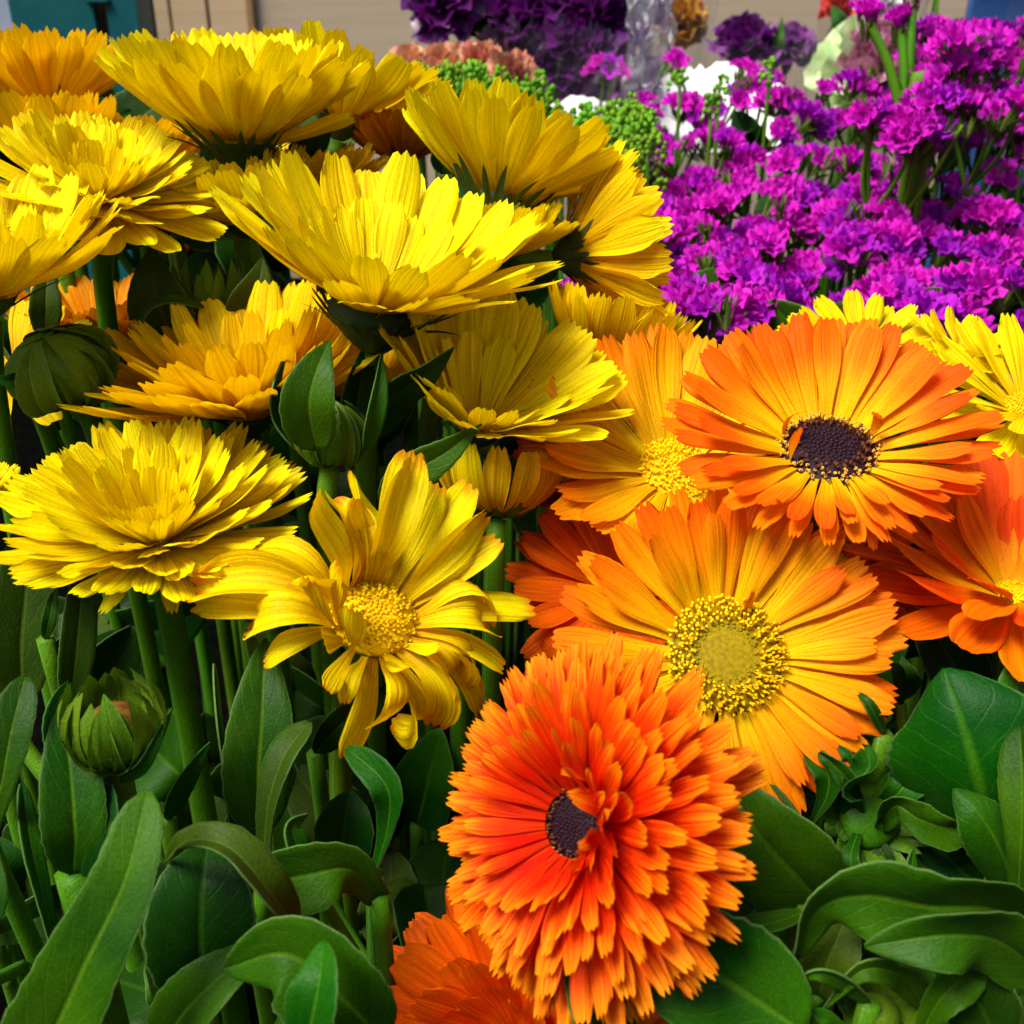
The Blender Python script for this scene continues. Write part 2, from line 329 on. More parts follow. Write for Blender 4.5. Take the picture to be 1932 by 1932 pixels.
def florets(kind, Rd, dome, seed):
    rnd = random.Random(seed); n = {'yellow': 260, 'green': 640, 'dark': 330}[kind]
    vs = []; fs = []; mi = []
    mats = {'yellow': [D_YEL, D_GOLD], 'green': [D_YEL, D_GREEN], 'dark': [D_BROWN, D_DARK, D_TIP]}[kind]
    for i in range(n):
        q = (i + .5) / n; r = Rd * math.sqrt(q) * rnd.uniform(.97, 1.03); a = i * 2.39996 + rnd.uniform(-.12, .12)
        c = Vector((r * math.cos(a), r * math.sin(a), dome * (1 - q) if kind != 'green' else dome * (.55 + .55 * math.sin(min(q, 1) * 2.6) - .3 * q)))
        sp = Rd * 1.75 / math.sqrt(n)
        inner = q < {'yellow': .12, 'green': .30, 'dark': .36}[kind]
        hgt = sp * (.45 if inner else rnd.uniform(1.0, 1.9)); wid = sp * (.50 if inner else .34)
        up = Vector((math.cos(a) * .55 * q + rnd.uniform(-.22, .22), math.sin(a) * .55 * q + rnd.uniform(-.22, .22), 1)).normalized() if not inner else Vector((c.x / Rd * .2, c.y / Rd * .2, 1)).normalized()
        x = up.orthogonal().normalized(); y = up.cross(x); b = len(vs); sg = 5
        prof = [(wid * .9, -sp * .6), (wid, hgt * .5), (wid * .6, hgt), ] if inner else [(wid * .7, -sp), (wid * .75, hgt * .55), (wid * 1.1, hgt), (wid * .35, hgt * .86)]
        for (pr, pz) in prof:
            for k in range(sg):
                t = 2 * math.pi * k / sg; vs.append(c + x * math.cos(t) * pr + y * math.sin(t) * pr + up * pz)
        for l in range(len(prof) - 1):
            for k in range(sg):
                fs.append((b+l*sg+k, b+l*sg+(k+1) % sg, b+(l+1)*sg+(k+1) % sg, b+(l+1)*sg+k))
                mi.append(1 if inner else (2 if kind == 'dark' and l >= 1 and rnd.random() < .7 and (q > .6) else (0 if kind != 'yellow' or rnd.random() < .7 else 1)))
        fs.append(tuple(b + (len(prof)-1)*sg + k for k in range(sg))); mi.append(1 if inner or kind == 'dark' else 0)
    return mesh('florets', vs, fs, mats, mi=mi)

def drop_stem(root, base, axis, r, mat=STEM, along=.03, lean=(0, 0), pname='stem'):
    """stem from a flower's base, bending down to the table; stored in the root's own frame"""
    a = base - axis * .002; b = base - axis * along
    c = Vector((b.x - axis.x * .02 + lean[0] * .3, b.y - axis.y * .02 + lean[1] * .3, b.z - .07)); g = Vector((c.x + lean[0], c.y + lean[1], .004))
    pts = [a, b, c, (c + g) * .5, g]
    inv = root_matrix(root).inverted()
    return obj(pname, tube(pname, [inv @ p for p in pts], [r, r * 1.1], mat), root)
def root_matrix(root):
    q = root.rotation_quaternion if root.rotation_mode == 'QUATERNION' else root.rotation_euler.to_quaternion()
    return Matrix.Translation(root.location) @ q.to_matrix().to_4x4()

def flower(label, u, v, d, R, axis, layers, mat, seed, disc='yellow', rd=.20, cat='flower', group=None, sepals=7, wr=.24, style='petal',
           ek=0, el=0, lf=0, jit=3.5, stem=True, extra=(), name='marigold_flower', stemr=.0032, lean=(0, 0), sep_e=None, dome=.3, rcs=1.0, sepl=1.0):
    rnd = random.Random(seed); ax = CV(*axis); base = P(u, v, d); px = d / F
    Rm = R * px; Rd = Rm * rd; q = frame(ax)
    root = thing(name, label, cat, base, q, group)
    for li, (n, e0, e1, ls) in enumerate(layers):
        off = rnd.random() * 6.28
        for i in range(n):
            az = off + (i + rnd.uniform(-.16, .16)) * 2 * math.pi / n
            e = e0 + ek * math.sin(az) + el * math.cos(az) + rnd.uniform(-jit, jit)
            L = (Rm - Rd * .85) * ls * rnd.uniform(.94, 1.04) * (1 - lf * max(0, -math.sin(az)))
            bend = (e1 - e0) + rnd.uniform(-jit, jit) * 1.6
            if style == 'ragged': bend += rnd.uniform(-45, 40)
            r0 = Rd * (.95 - (.03 if disc != 'yellow' or rd > .22 else .10) * li)
            me = petal_mesh(mat, bend, wr * 1.26 / max(.6, ls) ** .4, style, rnd.randrange(5))
            obj('petal', me, root, (r0 * math.cos(az), r0 * math.sin(az), Rm * (.012 * li)), (R_(rnd.uniform(-9, 9)), -R_(e), az),
                (L, L * rnd.uniform(.88, 1.14), L))
    for (azd, e, bend, ls, st) in extra:                       # single petals out of the ring
        L = (Rm - Rd * .85) * ls
        obj('petal', petal_mesh(mat, bend, wr * 1.3, st, rnd.randrange(5)), root, (Rd * .9 * math.cos(R_(azd)), Rd * .9 * math.sin(R_(azd)), -Rm * .01), (R_(rnd.uniform(-25, 25)), -R_(e), R_(azd)), (L, L, L))
    dm = Rd * dome
    dmat = {'yellow': D_GOLD, 'green': D_GREEN, 'dark': D_DARK}[disc]
    obj('flower_disc', lathe('flower_disc', [(Rd * .5, -dm), (Rd * 1.0, -dm * .1), (Rd * .95, dm * .2), (Rd * .7, dm * .6), (Rd * .35, dm * .9), (Rd * .05, dm)], dmat), root)
    obj('florets', florets(disc, Rd * .98, dm, seed), root, kind='stuff')
    e_out = layers[0][1] if sep_e is None else sep_e
    rc = max(Rd * 1.02, Rm * .10) * rcs
    obj('receptacle', lathe('receptacle', [(rc * .25, -rc * .95), (rc * .55, -rc * .72), (rc * .86, -rc * .38), (rc, -rc * .05)], SEPAL), root)
    for i in range(sepals):
        az = (i + rnd.uniform(-.3, .3)) * 2 * math.pi / sepals; L = Rm * rnd.uniform(.26, .40) * sepl
        e = e_out + ek * math.sin(az) + el * math.cos(az)
        obj('sepal', petal_mesh(SEPAL, rnd.uniform(-30, 20), .24, 'sepal', rnd.randrange(3)), root, (rc * .80 * math.cos(az), rc * .80 * math.sin(az), -rc * .42), (R_(rnd.uniform(-20, 20)), -R_(e + 8), az), (L, L, L))
    if stem:
        drop_stem(root, base - ax * rc * .8, ax, stemr, lean=lean)
    return root

# ------------------------------------------------------------------ leaves
LW = {'oval': lambda t: math.sin(math.pi * (t ** .80) * .985 + .035) ** .70, 'spoon': lambda t: (.36 + .64 * min(1, t / .6) ** 1.3) * (max(0.0, 1 - max(0, (t - .68) / .33) ** 2.4)) ** .6 + .012,
      'blade': lambda t: (1.0 - .62 * t) * (max(0.0, 1 - max(0, (t - .84) / .165) ** 2.2)) ** .6 + .02, 'point': lambda t: math.sin(math.pi * (t ** .62) * .98 + .04) ** .95}
def leaf_mesh(pts, w, mat, roll=0, fold=.25, shape='oval', wave=0, seed=0, tw=0, thick=.0007, curl=0):
    """pts: midrib in space, base first. roll turns the blade about its midrib from facing the camera"""
    rnd = random.Random(seed); c = catmull(pts, 7); n = len(c); S = (-1, -.97, -.72, -.4, -.12, 0, .12, .4, .72, .97, 1); m = len(S)
    top = []; uvs = []; bot = []
    ph = rnd.random() * 6
    for i, p in enumerate(c):
        t = i / (n - 1); T = (c[min(i+1, n-1)] - c[max(i-1, 0)]).normalized()
        view = (CAM - p).normalized(); Nn = (view - T * view.dot(T)).normalized()
        Nn = Quaternion(T, R_(roll + tw * (t - .5))) @ Nn; S_ = T.cross(Nn)
        hw = w / 2 * LW[shape](t)
        hw *= 1 + .025 * math.sin(t * 61 + ph) + .02 * math.sin(t * 131)
        for s in S:
            lift = fold * abs(s) ** 1.4 * hw - .06 * hw * max(0, 1 - abs(s) * 6)
            lift += wave * hw * abs(s) ** 2 * math.sin(t * 9 + ph + (1.7 if s > 0 else 0)) + curl * hw * s ** 3
            off = p + S_ * (s * hw * (1 - .25 * min(.9, fold) * abs(s))) + Nn * lift + Vector(noise.noise_vector(p * 60 + Vector((seed, s, 0)))) * w * .012
            th = thick if abs(s) < .96 else thick * (.35 if abs(s) > .98 else .9)
            top.append(off + Nn * th * .5); bot.append(off - Nn * th * .5); uvs.append(((s + 1) / 2, t))
    k = len(top); fs = []
    for i in range(n - 1):
        for j in range(m - 1):
            a = i*m+j; fs.append((a, a+1, a+m+1, a+m)); fs.append((k+a, k+a+m, k+a+m+1, k+a+1))
        for j in (0, m - 1):
            a = i*m+j; fs.append((a, a+m, k+a+m, k+a) if j == 0 else (a, k+a, k+a+m, a+m))
    for i in (0, n - 1):
        for j in range(m - 1):
            a = i*m+j; fs.append((a, k+a, k+a+1, a+1) if i == 0 else (a, a+1, k+a+1, k+a))
    return mesh('leaf', top + bot, fs, mat, uvs + uvs)
def add_leaf(root, pts, w, mat=LEAF, px=True, **kw):
    if px: w = w * pts[0][2] / F; pts = [P(*p) for p in pts]
    inv = root_matrix(root).inverted()
    me = leaf_mesh(pts, w, mat, **kw); me.transform(inv)
    return obj('leaf', me, root), pts
_ls = [100]
def leafy(label, leaves, group=None, sr=.0026, mat=STEM, cat='leaves', lean=(0, 0), stem_at=None):
    """a stem standing on the table that carries leaves; each leaf: (points, width, kwargs)"""
    b0 = P(*leaves[0][0][0]); sb = P(*stem_at) if stem_at else b0
    root = thing('leafy_stem', label, cat, Vector((sb.x + lean[0], sb.y + lean[1], 0)), None, group); inv = root_matrix(root).inverted()
    low = Vector((sb.x + lean[0], sb.y + lean[1], .004)); mid = (sb + low) * .5 + Vector((random.Random(_ls[0]).uniform(-.008, .008), .006, 0))
    obj('stem', tube('stem', [inv @ p for p in (sb, sb.lerp(mid, .5) + Vector((0, .003, 0)), mid, low)], [sr * .9, sr * 1.2], mat), root)
    for k, (pts, wd, kw) in enumerate(leaves):
        _ls[0] += 1; kw = dict(kw); m = kw.pop('mat', LEAF); kw.setdefault('seed', _ls[0])
        lo, pp = add_leaf(root, pts, wd, m, **kw)
        if (pp[0] - sb).length > .004:                          # leaf stalk back to the stem
            j = sb.lerp(low, min(.5, .10 + (pp[0] - sb).length * 1.6)); a = pp[0] + (pp[1] - pp[0]) * .03; q = a - (pp[1] - pp[0]).normalized() * .012
            obj('leaf_stalk', tube('leaf_stalk', [inv @ x for x in (a, q, j)], [sr * .55, sr * .7], mat, seg=8), root)
    return root

# ================================================================== THE SETTING
def box(name, c, s, mat, bev=0.0, parent=None):
    x, y, z = (k / 2 for k in s); b = bev
    vs = []; fs = []
    if b <= 0:
        vs = [(i*x, j*y, k*z) for i in (-1, 1) for j in (-1, 1) for k in (-1, 1)]
        fs = [(0, 1, 3, 2), (4, 6, 7, 5), (0, 4, 5, 1), (2, 3, 7, 6), (0, 2, 6, 4), (1, 5, 7, 3)]
        me = mesh(name, vs, fs, mat, smooth=False)
    else:
        import bmesh
        bm = bmesh.new(); bmesh.ops.create_cube(bm, size=1); bmesh.ops.scale(bm, vec=s, verts=bm.verts)
        bmesh.ops.bevel(bm, geom=list(bm.edges), offset=b, segments=2, affect='EDGES', profile=.6)
        me = bpy.data.meshes.new(name); bm.to_mesh(me); bm.free(); me.materials.append(mat)
    return obj(name, me, parent, c)
t = box('stall_table', (0, .75, -.02), (3.0, 2.3, .04), DARKT); t['kind'] = 'structure'; t['label'] = 'stall table under the flowers, coloured near black as deep shade'

# pale wooden boards standing behind the stall
def upright(u0, u1, d, z0, z1, mat, name, parent, th=.02):
    a, b = P(u0, 20, d), P(u1, 20, d)
    return box(name, ((a.x + b.x) / 2 - parent.location.x, a.y + th / 2 - parent.location.y, (z0 + z1) / 2 - parent.location.z), (b.x - a.x, th, z1 - z0), mat, .002, parent)
bd = thing('wooden_screen', 'pale wooden board screen standing behind the flowers', 'screen', P(600, 20, 1.7) * 1.0)
bd.location.z = 0
for (a, b, m) in ((262, 318, WOOD), (323, 389, WOOD), (395, 466, WOOD)): upright(a, b, 1.70, 0, .80, m, 'plank', bd)
upright(466, 478, 1.69, 0, .80, WOODB, 'batten', bd, .025)
upright(478, 1180, 1.70, 0, .80, WOODG, 'plank', bd); upright(1184, 1830, 1.70, 0, .80, WOODG, 'plank', bd)
upright(240, 1840, 1.735, 0, .78, DARKW, 'backing', bd)
pb = thing('pale_blue_board', 'pale blue board edge beside the teal crate', 'board', P(0, 20, 1.6)); pb.location.z = 0
upright(-120, 40, 1.62, 0, .80, PALEB, 'panel', pb); upright(-120, 12, 1.60, .0, .33, BLUEP, 'lower_panel', pb)
bb = thing('blue_crate', 'dark blue plastic crate behind the statice', 'crate', P(1880, 20, 1.5)); bb.location.z = 0
upright(1832, 2100, 1.5, 0, .47, BLUEP, 'crate_side', bb); upright(1832, 2100, 1.49, .47, .50, BLUEP, 'rim', bb, .04)

# teal crate: front of panels round a hand slot, ribs and a rim
def teal():
    d = 1.15; a, b = P(22, 20, d), P(262, 20, d); W = b.x - a.x; cx = (a.x + b.x) / 2
    r = thing('teal_crate', 'teal plastic crate with a dark hand slot', 'crate', Vector((cx, a.y, 0))); zt = .56
    s = P(192, 38, d); sx = s.x - cx; sz = s.z; sh, sw = .030, .013
    box('side_panel', ((-W/2 + sx - sw/2) / 2, 0, zt/2), (W/2 + sx - sw/2, .012, zt), TEAL, .001, r)
    box('side_panel', ((W/2 + sx + sw/2) / 2, 0, zt/2), (W/2 - sx - sw/2, .012, zt), TEAL, .001, r)
    box('slot_panel', (sx, 0.001, (sz - sh/2) / 2), (sw, .012, sz - sh/2), TEAL, 0, r)
    box('slot_panel', (sx, 0.001, (sz + sh/2 + zt) / 2), (sw, .012, zt - sz - sh/2), TEAL, 0, r)
    box('slot_rim', (sx, -.008, sz + sh/2 + .004), (sw + .012, .006, .006), TEAL, .002, r)
    box('back_panel', (0, .05, zt/2), (W, .012, zt), DARKW, .001, r)  # dark colour puts shade inside the hand slot
    for s_ in (-1, 1): box('end_panel', (s_ * (W/2 - .006), .026, zt/2), (.012, .040, zt), TEAL, .001, r)
    box('rim', (0, -.006, zt + .006), (W + .012, .03, .014), TEAL, .003, r)
teal()

# ================================================================== YELLOW MARIGOLDS
CUP = [(20, 28, 46, 1.0), (18, 37, 52, .96)]
CUP2 = [(20, 26, 40, 1.0), (18, 38, 50, .96), (12, 50, 62, .82)]
GY = 'yellow marigolds in the bank of flowers'
def Y(label, *a, **k):
    k.setdefault('cat', 'marigold'); return flower(label, *a, **k)
Y('tall bright yellow marigold cup standing before the brown plank edge', 452, 268, .38, 285, (.03, .95, .32), [(22, 31, 48, 1.0), (20, 40, 56, .98), (14, 48, 62, .86)], YEL, 1, rd=.17, wr=.26, ek=9, sepals=18,
  rcs=1.25, extra=[(-12, 12, 10, .78, 'petal')])
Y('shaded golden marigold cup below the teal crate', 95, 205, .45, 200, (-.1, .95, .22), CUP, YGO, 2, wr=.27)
Y('yellow marigold half hidden behind the tall bright cup, beside green beads', 645, 222, .44, 215, (.22, .93, .24), CUP, YEL, 3, wr=.25)
Y('amber marigold with rounded petal tips under the shaded golden cup', 95, 300, .42, 175, (-.05, .96, .22), [(14, 34, 56, 1.0), (12, 44, 62, .9)], YGO, 4, wr=.34)
Y('double yellow marigold with a crowded centre of short overlapping petals', 190, 378, .355, 238, (.16, .80, .55), [(22, 4, 10, 1.0), (22, 15, 27, .93), (20, 29, 43, .80), (17, 45, 60, .62), (12, 60, 76, .44)], YEL, 5, rd=.14, wr=.25, ek=5, el=-6)
Y('yellow marigold leaning open at the picture edge above the round green bud', -22, 552, .315, 315, (.10, .92, .38), [(21, 30, 42, 1.0), (19, 40, 52, .92), (13, 52, 60, .6)], YEL, 6, wr=.22, ek=7, rd=.16)
Y('big open yellow marigold with upright rear petals and folded front petals', 712, 575, .315, 365, (.13, .915, .38), [(23, 27, 36, 1.0), (20, 35, 48, .95), (16, 46, 52, .60)], YEL, 7, wr=.225, ek=9, el=-7, lf=.20, rd=.16, sepals=26, sep_e=32, jit=4.5, rcs=1.6, sepl=.8)
Y('small yellow marigold tucked between the double one and the big open one', 455, 412, .385, 185, (-.22, .85, .46), CUP2, YEL, 71, wr=.26)
Y('yellow marigold seen from its back, leaning right against the green beads', 945, 372, .39, 258, (.27, .95, .10), [(22, 28, 42, 1.0), (20, 37, 50, .97)], YEL, 8, wr=.25, rd=.18, sepals=16, sep_e=34, rcs=1.3)
Y('golden marigold turned away with its dark sepals showing, beside the statice', 1075, 482, .385, 225, (.88, .22, -.22), [(21, 30, 44, 1.0), (18, 39, 52, .96)], YGO, 9, wr=.24, rd=.16, sepals=22, sep_e=40)
Y('small yellow marigold behind the big open one, under the leaning one', 935, 480, .375, 165, (.05, .94, .32), CUP2, YEL, 10, wr=.28)
Y('burnt gold marigold with curled petal tips behind the light orange one', 1140, 688, .375, 200, (.22, .94, .20), [(17, 34, 66, 1.0), (15, 44, 76, .92)], YGO, 11, wr=.26, sepals=14, sep_e=44)
Y('yellow marigold cup under the big open one, with a green leaf before it', 905, 800, .318, 295, (.14, .88, .45), [(20, 34, 40, 1.0), (18, 43, 50, .96), (9, 46, 52, .6)], YEL, 12, wr=.23, ek=10, el=-12, lf=.30, rd=.16)
Y('wide flat yellow marigold just right of the round green bud', 470, 778, .345, 345, (-.03, .92, .38), [(24, 26, 30, 1.0), (22, 32, 38, .95), (19, 42, 52, .80), (12, 54, 66, .6)], YGO, 13, wr=.19, ek=5, el=8, rd=.14)
Y('double yellow marigold on a thick straight green stem', 298, 1020, .30, 300, (.03, .84, .54), [(24, 10, 16, 1.0), (24, 19, 27, .97), (22, 30, 40, .88), (20, 43, 54, .78), (16, 55, 68, .60), (11, 66, 82, .45)], YEL, 14, wr=.20, ek=2, lf=.20, rd=.12, stemr=.0037,
  extra=[(246, -16, -10, .55, 'petal'), (296, -12, -22, .52, 'petal'), (200, -8, 6, .85, 'petal'), (-30, -8, -6, .85, 'petal')])
# ragged one: petals placed one by one
RG = [(6, 4, -22, 1.12, 'ragged'), (-6, 12, -40, .92, 'petal'), (16, 20, -30, 1.16, 'petal'), (24, 14, -46, 1.05, 'ragged'), (36, 30, 10, 1.02, 'petal'), (47, 36, 10, 1.15, 'ragged'), (57, 40, 18, 1.2, 'petal'), (70, 44, 10, 1.05, 'petal'),
      (86, 46, 8, 1.25, 'petal'), (97, 50, 12, 1.32, 'ragged'), (104, 44, -10, 1.2, 'ragged'), (118, 50, -34, 1.1, 'ragged'), (130, 46, 52, .95, 'ragged'), (142, 34, 70, 1.2, 'ragged'), (156, 30, -72, 1.2, 'ragged'),
      (170, 14, -40, 1.4, 'ragged'), (182, 10, -70, 1.4, 'petal'), (196, 2, -66, 1.35, 'ragged'), (206, -6, -40, .8, 'ragged'), (214, 58, 14, 1.0, 'petal'), (229, 40, 22, .72, 'petal'), (244, 66, 12, .82, 'petal'), (268, 58, 10, .60, 'petal'), (246, 0, 34, .62, 'petal'), (196, 62, -16, 1.05, 'ragged'),
      (276, -34, -34, .95, 'petal'), (290, -8, -50, .90, 'ragged'), (302, -26, -78, 1.1, 'ragged'), (314, -6, -66, 1.05, 'ragged'), (330, 8, -88, 1.0, 'ragged'), (341, 2, -80, .95, 'ragged'), (322, 40, 20, .50, 'petal'),
      (-16, 2, -70, 1.1, 'petal'), (264, -18, 10, .55, 'ragged'), (352, 10, -56, .80, 'ragged'), (206, 72, 14, .92, 'petal')]
r14 = flower('ragged wilting yellow marigold with twisted petals and a bare fluffy centre', 705, 1168, .28, 290, (.30, .62, .72), [(1, 40, 40, .6)], YRG, 15, wr=.23, rd=.28, dome=.42, extra=RG, sepals=0, sep_e=-10, cat='marigold')
Y('marigold coloured dark for shade behind the spiky bud leaves', 190, 650, .42, 185, (0, .9, .4), CUP, YSH, 16, wr=.30)
Y('sparse amber marigold half hidden behind the round green bud', 25, 705, .375, 170, (0, .55, .83), [(12, 8, 6, 1.0)], YGO, 17, wr=.26)
Y('yellow marigold just poking in beside the double one on thick stem', -75, 955, .31, 125, (.1, .9, .4), CUP2, YEL, 18)
Y('yellow marigold peeping out behind the orange one with dark eye', 1630, 660, .37, 165, (0, .72, .68), [(14, 6, 4, 1.0), (12, 24, 30, .85)], YEL, 19, wr=.27)
Y('small yellow marigold between the peeping one and the edge one', 1815, 668, .36, 120, (.2, .78, .58), [(12, 10, 14, 1.0), (10, 30, 34, .9)], YEL, 20, wr=.3)
Y('yellow marigold at the picture edge beside the orange ones', 1945, 770, .335, 235, (-.05, .80, .58), [(15, 12, 16, 1.0), (14, 30, 34, .95)], YEL, 21, wr=.26, ek=8)
Y('marigold coloured brownish for shade deep between the two tall yellow cups', 760, 300, .45, 135, (0, .95, .2), CUP, YSH, 22, wr=.34)
Y('amber marigold deep behind the crowded double yellow one', 275, 318, .45, 165, (.05, .95, .28), CUP, YGO, 24, wr=.27)
Y('golden marigold filling the gap under the tall bright cup', 585, 372, .43, 170, (.05, .93, .34), CUP, YGO, 25, wr=.27)
Y('marigold coloured dim for shade deep under the leaning edge flower', 330, 470, .44, 150, (0, .92, .38), CUP, YSH, 26, wr=.28)
Y('golden marigold low behind the upright green leaf pair', 690, 745, .365, 165, (0, .9, .42), CUP, YGO, 23, wr=.26)

# ================================================================== ORANGE MARIGOLDS
def O(label, *a, **k):
    k.setdefault('cat', 'marigold'); return flower(label, *a, **k)
O('orange marigold with a round dark purple centre', 1562, 850, .285, 314, (-.03, .72, .69), [(27, 13, 9, 1.0), (25, 20, 19, .95), (14, 27, 29, .84)], ORA, 31, disc='dark', rd=.30, wr=.185, ek=13, el=2, lf=.36, dome=.20,
  extra=[(150, 78, 60, .42, 'petal'), (20, 62, 95, .50, 'petal'), (205, 78, 30, .40, 'petal'), (300, -6, -18, .62, 'petal'), (315, -4, -10, .7, 'petal'), (285, -8, -24, .62, 'petal'), (328, 14, -10, .55, 'petal')])
O('light orange marigold with a yellow centre, tucked behind the dark eyed one', 1275, 888, .325, 310, (.14, .68, .72), [(25, 12, 10, 1.0), (22, 20, 18, .96)], ORG, 32, rd=.24, wr=.205, ek=13, jit=6, lf=.30)
O('large open orange marigold with a yellow and olive green centre', 1368, 1238, .275, 318, (-.04, .36, .93), [(25, 6, 2, 1.0), (24, 13, 8, .95), (12, 20, 16, .84)], ORL, 33, disc='green', rd=.355, wr=.205, ek=18, lf=.06, dome=.22,
  extra=[(265, -4, -26, .62, 'petal'), (278, -8, -30, .66, 'petal'), (250, -2, -24, .6, 'petal'), (300, 0, -20, .72, 'petal'), (72, 72, 20, .36, 'ragged'), (318, -2, -14, .8, 'petal')])
O('deep orange marigold mostly hidden behind the large open one', 1165, 1115, .325, 215, (-.15, .52, .83), [(17, 8, 6, 1.0), (15, 22, 24, .92)], ORD, 34, wr=.27, ek=8)
O('deep orange marigold glimpsed between the large open one and the edge one', 1570, 1075, .335, 200, (.1, .6, .8), [(15, 10, 8, 1.0), (13, 24, 24, .9)], ORD, 35, wr=.27)
O('fiery double orange marigold with crowded petals and dark centre', 1092, 1555, .235, 358, (-.64, .24, .73), [(36, -10, -18, 1.0), (36, -2, -10, .97), (35, 7, -2, .93), (33, 16, 8, .86), (31, 26, 19, .77), (28, 37, 32, .66), (24, 50, 48, .54)], ORR, 36, disc='dark', rd=.22, wr=.145, jit=8, el=9,
  extra=[(-40, -30, -20, .62, 'petal'), (-55, -26, -40, .6, 'petal'), (-62, -48, 10, .92, 'petal'), (12, -20, -10, 1.02, 'petal'), (22, -16, -20, 1.04, 'petal')] + [(z, e, b, l, 'petal') for z, e, b, l in ((-58, 54, 40, .34), (-36, 58, 46, .40), (-14, 60, 52, .44), (8, 60, 56, .46), (30, 58, 56, .48), (52, 56, 48, .42), (74, 54, 40, .34))])
O('deep orange double marigold lying beneath the fiery double one', 975, 1975, .275, 320, (-.30, .35, .88), [(20, -4, -8, 1.0), (19, 12, 10, .95), (18, 26, 30, .85), (16, 42, 50, .7), (12, 55, 70, .55)], ORD, 37, disc='dark', rd=.12, wr=.26)
O('deep orange marigold with a yellow throat at the edge above broad leaves', 1915, 1122, .292, 335, (-.04, .90, .42), [(16, 14, 10, 1.0), (14, 30, 32, .95), (7, 40, 44, .6)], ORV, 38, wr=.28, ek=15, rd=.13, jit=8, lf=.2)
O('deep orange marigold behind the light orange one, beside the striped bud', 1080, 905, .36, 130, (-.1, .6, .78), CUP2, ORD, 39, wr=.27)

# ================================================================== BUDS
def bud(label, u, v, d, R, axis, mat=BUDG, n=12, seed=0, tips=None, squash=1.0, e0=0, bend=120, wr=.5, leaves=(), core=SEPAL, group=None, inner=None, sl=1.0, ch=1.0):
    rnd = random.Random(seed); ax = CV(*axis); px = d / F; r = R * px; base = P(u, v, d) - ax * r * .8 * squash
    root = thing('marigold_bud', label, 'bud', base, frame(ax), group)
    k = 10; prof = [(max(.02, math.sin(math.pi * (i + .3) / k)) * r * .80, (1 - math.cos(math.pi * (i + .3) / k)) * r * .80 * squash * ch) for i in range(k)]
    obj('bud_core', lathe('bud_core', prof, core, 18, .03, seed), root)
    for ring in range(2):
        for i in range(n):
            az = (i + .5 * ring + rnd.uniform(-.12, .12)) * 2 * math.pi / n; L = r * sl * (2.15 - .12 * ring) * squash ** .6 * rnd.uniform(.95, 1.08)
            obj('sepal', petal_mesh(mat, bend + rnd.uniform(-10, 10), wr, 'bract' if wr > .45 else 'sepal', rnd.randrange(3)), root, (r * .25 * math.cos(az), r * .25 * math.sin(az), -r * .02 * ring), (0, -R_(e0 + rnd.uniform(-4, 4)), az), (L, L, L))
    if inner:
        for i in range(16):
            az = i * 2 * math.pi / 16 + rnd.uniform(-.1, .1); L = r * 2.35 * rnd.uniform(.93, 1.05)
            obj('petal', petal_mesh(inner, bend + 8, .30, 'petal', rnd.randrange(5)), root, (r * .22 * math.cos(az), r * .22 * math.sin(az), r * .04), (0, -R_(e0 + 6), az), (L, L, L))
    for (pts, wd, kw) in leaves:
        kw = dict(kw); m = kw.pop('mat', LEAF); _ls[0] += 1; kw.setdefault('seed', _ls[0]); lo, pp = add_leaf(root, pts, wd, m, **kw)
    drop_stem(root, base + ax * r * .1, ax, .0028, along=.02)
    return root
bud('round lumpy green bud with a curled bract at its side', 118, 702, .326, 78, (-.1, .7, .7), BUDL, 7, 1, wr=.75, bend=164, sl=1.2, core=BUDG, squash=.95,
    leaves=[([(62, 700, .325), (35, 716, .318), (8, 718, .316), (-8, 708, .318)], 34, dict(mat=LEAF, shape='point', fold=.5))])
bud('closed green bud with pointed sepals low in the foliage', 215, 1376, .254, 80, (.02, .90, .43), BUDL, 11, 2, wr=.45, bend=118, e0=4, squash=1.15, core=DRYB, sl=1.06, ch=.84,
    leaves=[([(205, 1470, .262), (262, 1450, .250), (300, 1385, .252), (325, 1335, .262)], 30, dict(shape='point', roll=35, mat=LEAF)), ([(270, 1400, .275), (268, 1345, .28), (255, 1310, .285)], 42, dict(shape='point', mat=LEAFD))])
bud('striped opening bud with yellow petals wrapped in green sepals', 942, 915, .318, 72, (.05, .92, -.05), BUDG, 8, 3, wr=.44, bend=92, squash=1.05, inner=YGO, sl=.78)
bud('plump green bud hugged by upright glossy leaves', 626, 825, .305, 62, (.10, .93, .30), BUDG, 9, 4, wr=.48, bend=156, sl=1.15, squash=1.05,
    leaves=[([(598, 850, .296), (582, 770, .288), (596, 700, .287), (621, 643, .292)], 112, dict(shape='point', fold=.30, roll=-8)),
            ([(560, 850, .305), (520, 790, .304), (518, 730, .305), (541, 660, .308)], 52, dict(shape='point', roll=62, mat=LEAFD)),
            ([(668, 850, .310), (672, 770, .316), (684, 700, .318), (692, 643, .320)], 78, dict(shape='point', mat=LEAFD, roll=20)),
            ([(690, 850, .298), (706, 780, .292), (716, 720, .292), (719, 668, .296)], 44, dict(shape='point', fold=.45, roll=28)),
            ([(705, 830, .312), (745, 750, .300), (805, 705, .294), (856, 655, .292)], 74, dict(shape='point', mat=LEAFD, roll=30, fold=.2)),
            ([(725, 955, .300), (775, 895, .294), (845, 850, .292), (908, 800, .296)], 84, dict(shape='point', fold=.28, roll=12))])
